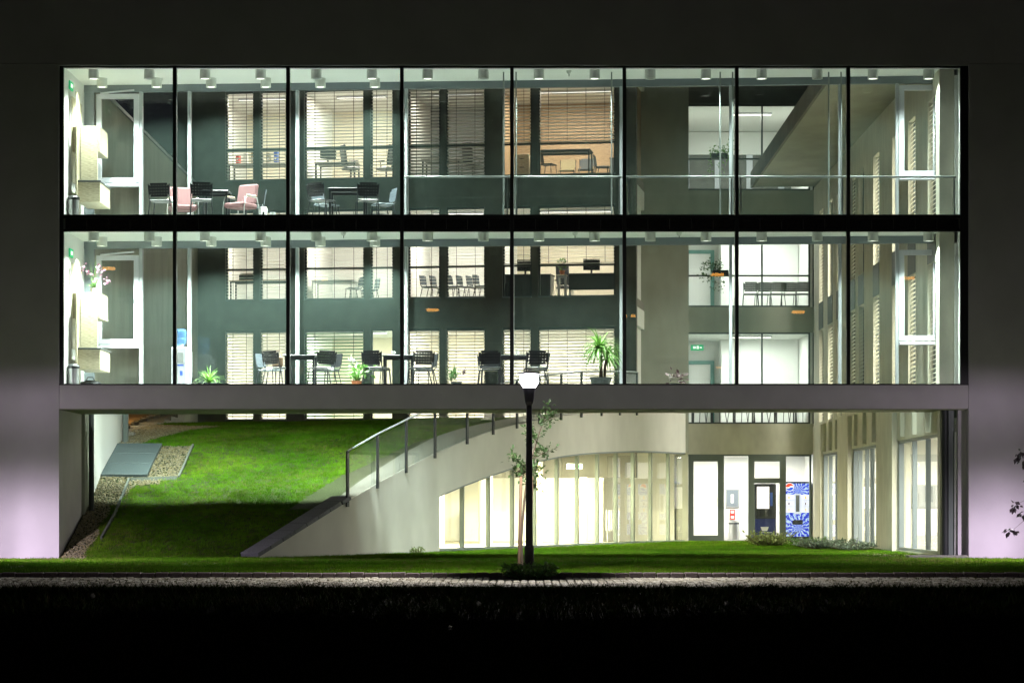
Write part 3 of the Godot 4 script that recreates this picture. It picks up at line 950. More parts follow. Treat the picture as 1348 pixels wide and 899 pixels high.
func make_right_wing() -> void:
	var b := thing("right_wing", "right courtyard wing with tall narrow windows and ground floor glazing", "building")
	var x := 8.95
	# ground floor: three wide glazed openings between piers
	var wins := [[-0.75, -6.8], [-9.6, -15.3], [-17.6, -22.3]]
	var marks := [[-2.9, -4.9], [-10.6, -12.0, -13.0], [-18.9, -20.5]]
	bx(b, "corner_post", x, x + 0.35, -0.1, 3.2, -0.75, -0.36, mat.door_frame)
	bx(b, "reveal_wall", 9.3, 9.478, -0.1, 3.2, -0.36, -0.2, mat.render_beam)
	bx(b, "pier", x - 0.12, x + 0.35, -0.1, 3.62, -9.6, -6.8, mat.wing_render)
	bx(b, "pier", x - 0.12, x + 0.35, -0.1, 3.62, -17.6, -15.3, mat.wing_render)
	bx(b, "pier", x - 0.05, x + 0.35, -0.1, 3.62, -24.4, -22.3, mat.wing_render)
	for i in 3:
		var z0: float = wins[i][0]
		var z1: float = wins[i][1]
		bx(b, "sill_wall", x - 0.02, x + 0.3, -0.1, 0.10, z1, z0, mat.wing_render)
		bx(b, "lintel", x, x + 0.35, 2.72, 3.62, z1, z0, mat.wing_render)
		var win := mi(b, "window", frame_mesh(z0 - z1, 2.62, 0.07, 0.12, [], marks[i].map(func(m): return (z0 + z1) / 2 - m)), mat.grey_frame, Vector3(x + 0.1, 1.41, (z0 + z1) / 2), Vector3(0, -PI / 2, 0))
		mi(win, "pane", pane_mesh(z0 - z1 - 0.12, 2.5), mat.glass_back)
		for k in 3:
			bx(b, "lintel_fin", x - 0.1, x, 2.78, 3.62, z0 + (z1 - z0) * (k + 0.55) / 3.2 - 0.12, z0 + (z1 - z0) * (k + 0.55) / 3.2, mat.wing_render)
	# upper floors: tall narrow windows with dark panels between the storeys
	var zs := [-22.4, -20.1, -18.0, -15.0, -13.2, -10.3, -6.9, -4.3, -1.4]
	var w := 0.56
	for f in [[F1, 6.46], [F2, 10.06]]:
		var y0: float = f[0]
		var y1: float = f[1]
		var prev := -24.4
		for i in 9:
			bx(b, "pier", x - 0.02, x + 0.3, y0, y1, prev, zs[i] - w, mat.wing_render)
			prev = zs[i] + w
			var win := mi(b, "window", frame_mesh(2 * w, y1 - y0, 0.05, 0.08), mat.dark_frame, Vector3(x + 0.14, (y0 + y1) / 2, zs[i]), Vector3(0, -PI / 2, 0))
			mi(win, "pane", pane_mesh(2 * w - 0.1, y1 - y0 - 0.1), mat.glass_back)
			if i in [0, 2, 3, 5, 7, 8] or (i in [1, 4, 6] and y0 < 5):
				var st := st_new()
				for k in int((y1 - y0) / 0.1) - 1:
					st_box(st, Vector3(0, (y1 - y0) / 2 - 0.1 - k * 0.1, 0), Vector3(2 * w - 0.06, 0.003, 0.08), Basis(Vector3.RIGHT, 0.5 + 0.4 * (i % 2)))
				stuff(mi(win, "blind_slats", st_done(st), mat.slat_bright, Vector3(0, 0, 0.10)))
		bx(b, "pier", x - 0.02, x + 0.3, y0, y1, prev, -0.36, mat.wing_render)
		bx(b, "band", x - 0.02, x + 0.3, y1, y1 + (0.84 if y0 < 5 else 0.9), -24.4, -0.36, mat.wing_render)
		if y0 < 5:
			bx(b, "band", x - 0.02, x + 0.3, 3.62, F1, -24.4, -0.36, mat.wing_render)
			for i in 9:
				bx(b, "spandrel_panel", x - 0.035, x - 0.02, y1 + 0.02, y1 + 0.82, zs[i] - w, zs[i] + w, mat.dark_frame)
	# eave over the courtyard
	bx(b, "eave", 7.05, x + 0.3, 11.0, 11.12, -24.4, -2.0, mat.olive_concrete)
	bx(b, "eave_fascia", 6.98, 7.05, 10.96, 11.45, -24.4, -2.0, mat.dark_facade)
	bx(b, "roof", 7.05, 13.6, 11.2, 11.4, -24.4, -0.36, mat.dark_facade)
	# rooms behind
	for f in [[-0.02, 2.74, "ground"], [F1 - 0.02, 6.5, "middle"], [F2 - 0.02, 10.1, "upper"]]:
		bx(b, "room_floor", x + 0.3, 13.4, f[0] - 0.2, f[0], -24.4, -0.36, mat.room_floor)
		bx(b, "room_ceiling", x + 0.3, 13.4, f[1], f[1] + 0.3, -24.4, -0.36, mat.ceiling)
		bx(b, "room_wall", 13.3, 13.5, f[0], f[1], -24.4, -0.36, mat.white_wall)
		bx(b, "room_end_wall", x + 0.3, 13.3, f[0], f[1], -24.6, -24.4, mat.white_wall)
		bx(b, "room_end_wall", x + 0.3, 13.3, f[0], f[1], -0.36, -0.30, mat.white_wall)
		if f[2] == "ground":
			bx(b, "partition", x + 0.5, 13.3, f[0], f[1], -8.3, -8.1, mat.white_wall)
			bx(b, "partition", x + 0.5, 13.3, f[0], f[1], -16.5, -16.3, mat.white_wall)
		else:
			bx(b, "partition", x + 0.3, 13.3, f[0], f[1], -12.1, -11.9, mat.white_wall)
		for k in 3:
			var zc: float = [-3.8, -12.4, -20.2][k]
			if f[2] != "ground":
				zc = [-4.0, -9.5, -19.0][k]
			panel_lamp("ceiling light panel in the %s room of the right wing, %s from the street" % [f[2], ["first", "second", "third"][k]], Vector3(11.0, f[1], zc), 0.4, 1.8, [95.0, 110.0, 110.0][["ground", "middle", "upper"].find(f[2])], lin(1.0, 0.98, 0.82))
	var board := thing("wall_board", "long grey notice board inside the nearest ground floor room", "notice board", Vector3(9.9, 1.15, -8.08))
	bv(board, "panel", -0.4, 3.0, -0.02, 0.52, 0.0, 0.04, mat.board_grey)
	bv(board, "frame", -0.43, 3.03, -0.06, -0.02, 0.0, 0.05, mat.dark_frame, 0.006)
	var p := tube(self, "drainpipe", [Vector3(9.03, 0.0, -0.24), Vector3(9.03, 3.2, -0.24)], 0.08, mat.pipe_dark, 12)
	tag(p, "dark drainpipe beside the right reveal of the opening", "drainpipe")
	var sl := thing("concrete_slab", "pale concrete slab lying in the grass at the right reveal", "slab")
	mi(sl, "slab", bevel_box(Vector3(1.25, 0.09, 0.5), 0.01), mat.walkway, Vector3(8.72, 0.06, 0.55))

func make_entrance() -> void:
	var b := thing("entrance_wing", "stair and entrance wing with glazed storeys at the courtyard's rear right corner", "building")
	var z := -24.4
	var x0 := 5.02
	var x1 := 8.83
	# plain concrete wall beside it
	bx(b, "concrete_wall", 3.25, 4.98, 2.78, 14.6, -23.5, -22.95, mat.olive_concrete)
	bx(b, "return_wall", 4.70, 5.00, -0.1, 14.6, -24.6, -23.5, mat.olive_concrete)
	bx(b, "dark_edge", 2.85, 3.25, 3.6, 14.6, -23.0, -21.2, mat.dark_facade)
	bx(b, "spandrel", x0 - 0.02, x1 + 0.1, 2.76, F1, z - 0.3, z, mat.wing_render)
	bx(b, "spandrel", x0 - 0.02, x1 + 0.1, 6.52, F2, z - 0.3, z, mat.olive_concrete)
	bx(b, "spandrel", x0 - 0.02, x1 + 0.1, 10.06, F3, z - 0.3, z, mat.olive_concrete)
	bx(b, "parapet", x0 - 0.02, x1 + 0.1, 13.55, 14.6, z - 0.3, z, mat.dark_facade)
	var tops := [6.52, 10.06, 13.55]
	for f in 3:
		var y0: float = [F1, F2, F3][f]
		var y1: float = tops[f]
		var h := y1 - y0
		var bars := [0.97 - h / 2] if f > 0 else []
		var win := mi(b, "window", frame_mesh(x1 - x0, h, 0.05, 0.1, bars, [0.42]), mat.dark_frame, Vector3((x0 + x1) / 2, (y0 + y1) / 2, z - 0.12))
		mi(win, "pane", pane_mesh(x1 - x0 - 0.1, h - 0.1), mat.glass_back)
		bx(b, "room_floor", x0 - 0.02, x1 + 0.1, y0 - 0.25, y0, z - 6.0, z - 0.3, mat.room_floor)
		bx(b, "room_ceiling", x0 - 0.02, x1 + 0.1, y1 + 0.02, y1 + 0.25, z - 6.0, z - 0.3, mat.ceiling)
		bx(b, "room_wall", x0 - 0.1, x0 - 0.02, y0, y1 + 0.02, z - 6.0, z - 0.3, mat.white_wall)
		bx(b, "room_wall", x1 + 0.02, x1 + 0.1, y0, y1 + 0.02, z - 6.0, z - 0.3, mat.white_wall)
		if f < 2:
			bx(b, "room_wall", x0, x1, y0, y1 + 0.02, z - 6.2, z - 4.6, mat.white_wall)
			bx(b, "room_wall", 6.35, x1, y0, y1 + 0.02, z - 4.6, z - 3.6, mat.white_wall)
			var dr := mi(b, "inner_door", frame_mesh(0.95, 2.2, 0.12, 0.1), mat.teal_frame, Vector3(5.72, y0 + 1.1, z - 4.53))
			mi(dr, "leaf", box_mesh(Vector3(0.72, 2.0, 0.03)), mat.paper, Vector3(0, 0, -0.01))
			var ex := thing("exit_sign", "green exit sign above the teal door on the %s floor" % ["first", "second"][f], "exit sign", Vector3(5.42, y0 + 2.42, z - 1.2))
			bx(ex, "sign_box", -0.2, 0.2, -0.09, 0.09, -0.04, 0.0, mat.exit_sign_green)
			for q in [[-0.13, -0.05, -0.03, 0.04], [-0.02, 0.05, -0.04, 0.05], [0.08, 0.14, -0.02, 0.02]]:
				bx(ex, "pictogram_sign", q[0], q[1], q[2], q[3], 0.0, 0.004, mat.exit_sign_white)
		else:
			bx(b, "room_wall", x0, x1, y0, y1 + 0.02, z - 6.2, z - 6.0, mat.dark_facade)
			for k in 4:
				bx(b, "far_mullion", x0 + 0.25 + k * 1.05, x0 + 0.45 + k * 1.05, y0, y1 - 0.75, z - 6.0, z - 5.9, mat.white_frame)
			bx(b, "far_head", x0, x1, y1 - 0.75, y1 + 0.0, z - 6.0, z - 5.88, mat.white_wall)
		panel_lamp("ceiling light panel over the %s landing of the entrance wing" % ["first", "second", "third"][f], Vector3(7.2, y1 + 0.02, z - 2.0), 1.2, 0.3, [15.0, 17.0, 24.0][f], lin(0.90, 1.0, 0.90))
	# ground floor front: two glazed doors and two side lights
	var doors := [[5.07, 6.14, true], [6.17, 6.92, false], [6.95, 8.05, true], [8.08, 8.80, false]]
	for i in 4:
		var d: Array = doors[i]
		var w: float = d[1] - d[0]
		if d[2]:
			var dd := mi(b, "door", frame_mesh(w, 2.6, 0.16, 0.1, [0.55] if i == 2 else []), mat.door_frame, Vector3((d[0] + d[1]) / 2, 1.4, z - 0.1))
			mi(dd, "pane", pane_mesh(w - 0.3, 2.3), mat.glass_back)
			tube(dd, "handle", [Vector3(w / 2 - 0.2, -0.25, 0.1), Vector3(w / 2 - 0.2, 0.15, 0.1)], 0.015, mat.steel)
		else:
			mi(b, "side_light", pane_mesh(w, 2.6), mat.glass_back, Vector3((d[0] + d[1]) / 2, 1.4, z - 0.1))
	bx(b, "jamb", 6.14, 6.17, 0.1, 2.7, z - 0.15, z - 0.05, mat.door_frame)
	bx(b, "jamb", 6.92, 6.95, 0.1, 2.7, z - 0.15, z - 0.05, mat.door_frame)
	bx(b, "jamb", 8.05, 8.08, 0.1, 2.7, z - 0.15, z - 0.05, mat.door_frame)
	bx(b, "jamb", 8.80, 8.86, 0.1, 2.76, z - 0.15, z + 0.02, mat.door_frame)
	bx(b, "door_head", 5.02, 8.83, 2.70, 2.76, z - 0.17, z - 0.03, mat.door_frame)
	bx(b, "threshold", 4.98, 8.9, -0.1, 0.10, z - 0.3, z + 0.25, mat.walkway)
	# entrance hall
	bx(b, "hall_floor", 4.6, 9.2, -0.2, 0.09, z - 5.2, z - 0.3, mat.room_floor)
	bx(b, "hall_ceiling", 4.6, 9.2, 2.78, 2.95, z - 5.2, z - 0.3, mat.ceiling)
	bx(b, "hall_wall", 4.6, 9.2, 0.09, 2.78, z - 5.3, z - 3.2, mat.white_wall)
	bx(b, "hall_side_wall", 9.0, 9.2, 0.09, 2.78, z - 3.2, z - 0.3, mat.white_wall)
	bx(b, "hall_side_wall", 4.7, 4.9, 0.09, 2.78, z - 3.2, z - 0.3, mat.white_wall)
	panel_lamp("ceiling light panel of the entrance hall", Vector3(6.8, 2.78, z - 1.5), 2.4, 0.4, 27.0, lin(1.0, 0.98, 0.88))

# ------------------------------------------------------------------ curved ramp and hall under it
func make_ramp() -> void:
	var b := thing("ramp_wall", "curved white concrete ramp wall with glazed hall beneath it", "building")
	# outer face, with thickness; split where the glazing begins
	for part in 2:
		var st := st_new()
		var zs := []
		var z := -0.02 if part == 0 else -6.75
		var end := -6.75 if part == 0 else -22.95
		while z > end + 0.01:
			zs.append(z)
			z -= 0.35
		zs.append(end)
		var rows := []
		for q in zs:
			var d := Vector2(curve_x(q - 0.3) - curve_x(q + 0.3), -0.6).normalized()
			var n := Vector2(-d.y, d.x)    # towards the court (right)
			var lo: float = -0.12 if part == 0 else along(GZ, GT, q)
			var hi := wall_top(q)
			var o := Vector2(curve_x(q), q)
			var i := o - n * 0.28
			rows.append([Vector3(o.x, lo, o.y), Vector3(o.x, hi, o.y), Vector3(i.x, hi, i.y), Vector3(i.x, lo, i.y)])
		st.set_smooth_group(1)
		for i in rows.size() - 1:
			for k in 4:
				st.set_smooth_group(k + 1)
				var a: Array = rows[i]
				var c: Array = rows[i + 1]
				var j := (k + 1) % 4
				for p in [a[k], c[j], c[k], a[k], a[j], c[j]]:
					st.add_vertex(p)
		for e in [0, rows.size() - 1]:
			var a: Array = rows[e]
			face(st, [a[0], a[1], a[2], a[3]], Vector3(0, 0, 1 if e == 0 else -1))
		mi(b, "wall", st_done(st), mat.ramp_concrete)
	# coping slabs at the low end, then the walkway behind the railing
	var z := 0.0
	for i in 8:
		var z2 := z - 0.31
		var a := Vector3(curve_x(z) - 0.19, wall_top(z) + 0.05, z)
		var c := Vector3(curve_x(z2) - 0.19, wall_top(z2) + 0.05, z2)
		var d := c - a
		mi(b, "coping_slab", bevel_box(Vector3(0.52, 0.09, d.length() - 0.012), 0.008), mat.coping, (a + c) / 2).basis = Basis.looking_at(d.normalized(), Vector3.UP)
		z = z2
	var wst := grid_sheet(func(q): return Vector2(curve_x(q) - lerpf(0.32, 0.95, clampf((-2.4 - q) / 6.0, 0, 1)), curve_x(q) - 0.02), -2.4, -22.7, 3, 40, func(_x, q): return wall_top(q) + 0.012)
	mi(b, "walkway", wst, mat.walkway)
	# glazing under the wall
	for i in GZ.size() - 1:
		var z0: float = GZ[i]
		var z1: float = GZ[i + 1]
		var a := Vector3(curve_x(z0) - 0.1, 0, z0)
		var c := Vector3(curve_x(z1) - 0.1, 0, z1)
		var st := st_new()
		st.set_smooth_group(-1)
		var p := [a + Vector3.UP * 0.12, c + Vector3.UP * 0.12, c + Vector3.UP * GT[i + 1], a + Vector3.UP * GT[i]]
		face(st, p, Vector3(1, 0, 0.4))
		mi(b, "glazing_pane", st_done(st), mat.glass_back)
		var d := (c - a).normalized()
		var bas := Basis.looking_at(d, Vector3.UP)
		mi(b, "glazing_post", box_mesh(Vector3(0.10, GT[i] - 0.10, 0.07)), mat.door_frame, a + Vector3.UP * (GT[i] / 2 + 0.05)).basis = bas
		mi(b, "glazing_sill", box_mesh(Vector3(0.16, 0.16, (c - a).length())), mat.grey_frame, (a + c) / 2 + Vector3.UP * 0.06).basis = bas
		var ta: Vector3 = a + Vector3.UP * GT[i]
		var tc: Vector3 = c + Vector3.UP * GT[i + 1]
		mi(b, "glazing_head", box_mesh(Vector3(0.16, 0.05, (tc - ta).length())), mat.grey_frame, (ta + tc) / 2 - Vector3.UP * 0.02).basis = Basis.looking_at((tc - ta).normalized(), Vector3.UP)
	# hall below the slope
	var sc := grid_sheet(func(q): return Vector2(-5.2, curve_x(q) - 0.05), -6.75, -24.6, 1, 30, func(_x, q): return along(GZ, GT, q) + 0.02)
	mi(b, "hall_ceiling", sc, mat.ceiling)
	var sf := grid_sheet(func(q): return Vector2(-5.2, curve_x(q) + 0.02), -6.6, -24.6, 1, 30, func(_x, _q): return 0.085)
	mi(b, "hall_floor", sf, mat.hall_floor)
	bx(b, "hall_wall", -5.4, -5.2, 0, 1.9, -12.0, -6.6, mat.white_wall)
	bx(b, "hall_wall", -5.4, -5.2, 0, 2.8, -25.0, -12.0, mat.white_wall)
	bx(b, "hall_wall", -5.4, 4.65, 0, 2.85, -25.0, -24.6, mat.white_wall)
	bx(b, "hall_wall", -5.4, -2.4, 0, 1.42, -6.6, -6.4, mat.white_wall)
	for q in [[-2.4, -16.0], [-1.1, -18.5], [0.35, -20.0], [1.7, -22.0]]:
		mi(b, "hall_column", lathe([Vector2(0.2, 0.085), Vector2(0.2, 2.8)], 20), mat.cream_wall, Vector3(q[0], 0, q[1]))
	bx(b, "hall_partition", 0.4, 2.2, 0.085, 2.75, -24.0, -23.8, mat.white_wall)
	bx(b, "hall_partition", 2.2, 2.35, 0.085, 2.75, -24.6, -21.8, mat.cream_wall)
	bx(b, "hall_cabinet", -1.9, 0.1, 0.085, 1.0, -24.5, -24.1, mat.white_wall)
	var n := 0
	for q in [[-2.9, -9.4], [-1.6, -12.4], [-0.6, -15.4], [0.4, -18.4], [1.6, -21.4]]:
		panel_lamp("ceiling light panel of the curved hall, %s from the low end" % ORD[n], Vector3(q[0], along(GZ, GT, q[1]) + 0.01, q[1]), 1.6, 0.35, 92.0 if n > 0 else 42.0, lin(1.0, 0.95, 0.60))
		n += 1
	var ex := thing("exit_sign", "green exit sign inside the curved hall", "exit sign", Vector3(1.45, 2.3, -19.0))
	bx(ex, "sign_box", -0.22, 0.22, -0.07, 0.07, -0.03, 0.0, mat.exit_sign_white)
	for q in [[-0.16, -0.06], [-0.03, 0.06], [0.09, 0.16]]:
		bx(ex, "pictogram_sign", q[0], q[1], -0.04, 0.04, 0.0, 0.004, mat.exit_sign_green)
	var rad := thing("radiator", "white panel radiator standing behind the curved glazing", "radiator", Vector3(2.55, 0.45, -19.0))
	for k in 6:
		bv(rad, "fin", -0.2 + k * 0.07, -0.15 + k * 0.07, 0.0, 0.6, -0.05, 0.05, mat.white_frame, 0.012)
	for s in [-0.16, 0.16]:
		bx(rad, "bracket", s - 0.015, s + 0.015, -0.37, 0.0, -0.02, 0.02, mat.white_frame)
	# railing along the top
	var rl := thing("ramp_railing", "glass railing with steel posts following the curved ramp", "railing")
	var rails := []
	for i in range(2, 15):
		var zz: float = CZ[i]
		var p := Vector3(CX[i] + 0.03, CT[i], zz)
		var d := Vector3(curve_x(zz - 0.3) - curve_x(zz + 0.3), 0, -0.6).normalized()
		var o := mi(rl, "post", bevel_box(Vector3(0.045, 1.24, 0.09), 0.006), mat.steel_dark, p + Vector3.UP * 0.52)
		o.basis = Basis.looking_at(d, Vector3.UP)
		rails.append(p + Vector3(-0.0, 1.14, 0))
		if i < 14:
			var q := Vector3(CX[i + 1] + 0.03, CT[i + 1], CZ[i + 1])
			var e := (q - p) * 0.05
			var st := st_new()
			face(st, [p + e + Vector3.UP * 0.02, q - e + Vector3.UP * 0.02, q - e + Vector3.UP * 1.08, p + e + Vector3.UP * 1.08], Vector3(1, 0, 0.4))
			mi(rl, "glass_panel", st_done(st), mat.glass_rail)
	tube(rl, "handrail", rails, 0.024, mat.aluminium, 8)

# ------------------------------------------------------------------ furniture
var chair_proto: Node3D
var chair_used := false

func make_chair_parts(root: Node3D, m: Material, lm: Material) -> void:
	mi(root, "seat", bevel_box(Vector3(0.44, 0.03, 0.42), 0.012), m, Vector3(0, 0.45, 0.02))
	# perforated, slightly curved back
	var st := st_new()
	for j in 9:
		for i in 15:
			if j % 2 == 1 and i % 2 == 1:
				continue
			if (j == 8 or j == 0) and (i == 0 or i == 14):
				continue
			var x := (i - 7) * 0.030
			var w := 0.042 if i % 2 == 0 else 0.018
			var h := 0.044 if j % 2 == 0 else 0.018
			var z := -0.21 + 0.25 * x * x - j * 0.006
			st_box(st, Vector3(x, 0.545 + j * 0.031, z), Vector3(w + 0.0006, h + 0.0006, 0.014), Basis(Vector3.UP, -0.5 * x))
	mi(root, "backrest", st_done(st), m)
	for s in [-1.0, 1.0]:
		var a := st_new()
		st_tube(a, [Vector3(s * 0.22, 0.44, 0.18), Vector3(s * 0.25, 0.0, 0.22)], [0.012], 6)
		mi(root, "leg", st_done(a), lm)
		var c := st_new()
		st_tube(c, [Vector3(s * 0.235, 0.80, -0.24), Vector3(s * 0.225, 0.50, -0.2), Vector3(s * 0.22, 0.44, -0.14), Vector3(s * 0.25, 0.0, -0.24)], [0.012], 6)
		mi(root, "leg", st_done(c), lm)

func chair(at: Vector3, turn: float, label: String, group: String, m := "plastic_black") -> Node3D:
	var o: Node3D
	if chair_proto == null:
		chair_proto = thing("chair", label, "chair", at, turn, group)
		make_chair_parts(chair_proto, mat.plastic_black, mat.steel_dark)
		o = chair_proto
	else:
		o = copy_of(chair_proto, "chair", label, at, turn)
		o.set_meta("group", group)
	if m != "plastic_black":
		for c in o.get_children():
			if not c.name.begins_with("leg"):
				c.material_override = mat[m]
	return o

func table(at: Vector3, w: float, d: float, h: float, label: String, top: String, legs := "steel_dark", turn := 0.0, called := "table") -> Node3D:
	var t := thing(called, label, "table", at, turn)
	mi(t, "table_top", bevel_box(Vector3(w, 0.03, d), 0.008), mat[top], Vector3(0, h - 0.015, 0))
	for s in [-1.0, 1.0]:
		for q in [-1.0, 1.0]:
			bx(t, "leg", s * (w / 2 - 0.05) - 0.022, s * (w / 2 - 0.05) + 0.022, 0, h - 0.03, q * (d / 2 - 0.05) - 0.022, q * (d / 2 - 0.05) + 0.022, mat[legs])
		bx(t, "apron", -w / 2 + 0.06, w / 2 - 0.06, h - 0.08, h - 0.03, s * (d / 2 - 0.05) - 0.012, s * (d / 2 - 0.05) + 0.012, mat[legs])
	return t

func armchair(at: Vector3, turn: float, label: String) -> void:
	var t := thing("armchair", label, "armchair", at, turn, "pink armchairs in the upper gallery")
	mi(t, "seat", bevel_box(Vector3(0.54, 0.12, 0.54), 0.035), mat.pink_fabric, Vector3(0, 0.40, 0))
	mi(t, "backrest", bevel_box(Vector3(0.52, 0.46, 0.10), 0.035), mat.pink_fabric, Vector3(0, 0.67, -0.25), Vector3(-0.22, 0, 0))
	for s in [-1.0, 1.0]:
		var a := st_new()
		st_tube(a, [Vector3(s * 0.29, 0.0, 0.26), Vector3(s * 0.29, 0.34, 0.25), Vector3(s * 0.29, 0.56, 0.20), Vector3(s * 0.29, 0.60, 0.08), Vector3(s * 0.29, 0.58, -0.2), Vector3(s * 0.29, 0.36, -0.28), Vector3(s * 0.29, 0.0, -0.3)], [0.014], 8)
		mi(t, "leg", st_done(a), mat.steel)
		mi(t, "armrest", bevel_box(Vector3(0.06, 0.03, 0.30), 0.012), mat.wood_pale, Vector3(s * 0.29, 0.615, 0.0))

func office_chair(at: Vector3, turn: float, label: String) -> void:
	var t := thing("office_chair", label, "chair", at, turn, "swivel chairs in the offices")
	mi(t, "seat", bevel_box(Vector3(0.48, 0.08, 0.46), 0.03), mat.plastic_black, Vector3(0, 0.48, 0))
	mi(t, "backrest", bevel_box(Vector3(0.44, 0.62, 0.06), 0.028), mat.plastic_black, Vector3(0, 0.88, -0.24), Vector3(-0.12, 0, 0))
	tube(t, "stem", [Vector3(0, 0.1, 0), Vector3(0, 0.45, 0)], 0.03, mat.steel_dark)
	for k in 5:
		var a := TAU * k / 5
		tube(t, "foot", [Vector3(0, 0.12, 0), Vector3(cos(a) * 0.29, 0.05, sin(a) * 0.29)], 0.018, mat.steel_dark, 6)
	for s in [-1.0, 1.0]:
		tube(t, "armrest", [Vector3(s * 0.25, 0.48, 0.0), Vector3(s * 0.28, 0.68, 0.0), Vector3(s * 0.28, 0.69, 0.14), Vector3(s * 0.28, 0.69, -0.16)], 0.018, mat.plastic_black, 6)

func monitor(at: Vector3, turn: float, label: String) -> void:
	var t := thing("monitor", label, "monitor", at, turn, "monitors in the offices")
	mi(t, "panel", bevel_box(Vector3(0.5, 0.34, 0.04), 0.01), mat.screen_dark, Vector3(0, 0.30, 0))
	bx(t, "stand", -0.03, 0.03, 0.01, 0.2, -0.05, -0.02, mat.plastic_black)
	bx(t, "base", -0.12, 0.12, 0.0, 0.012, -0.1, 0.08, mat.plastic_black)

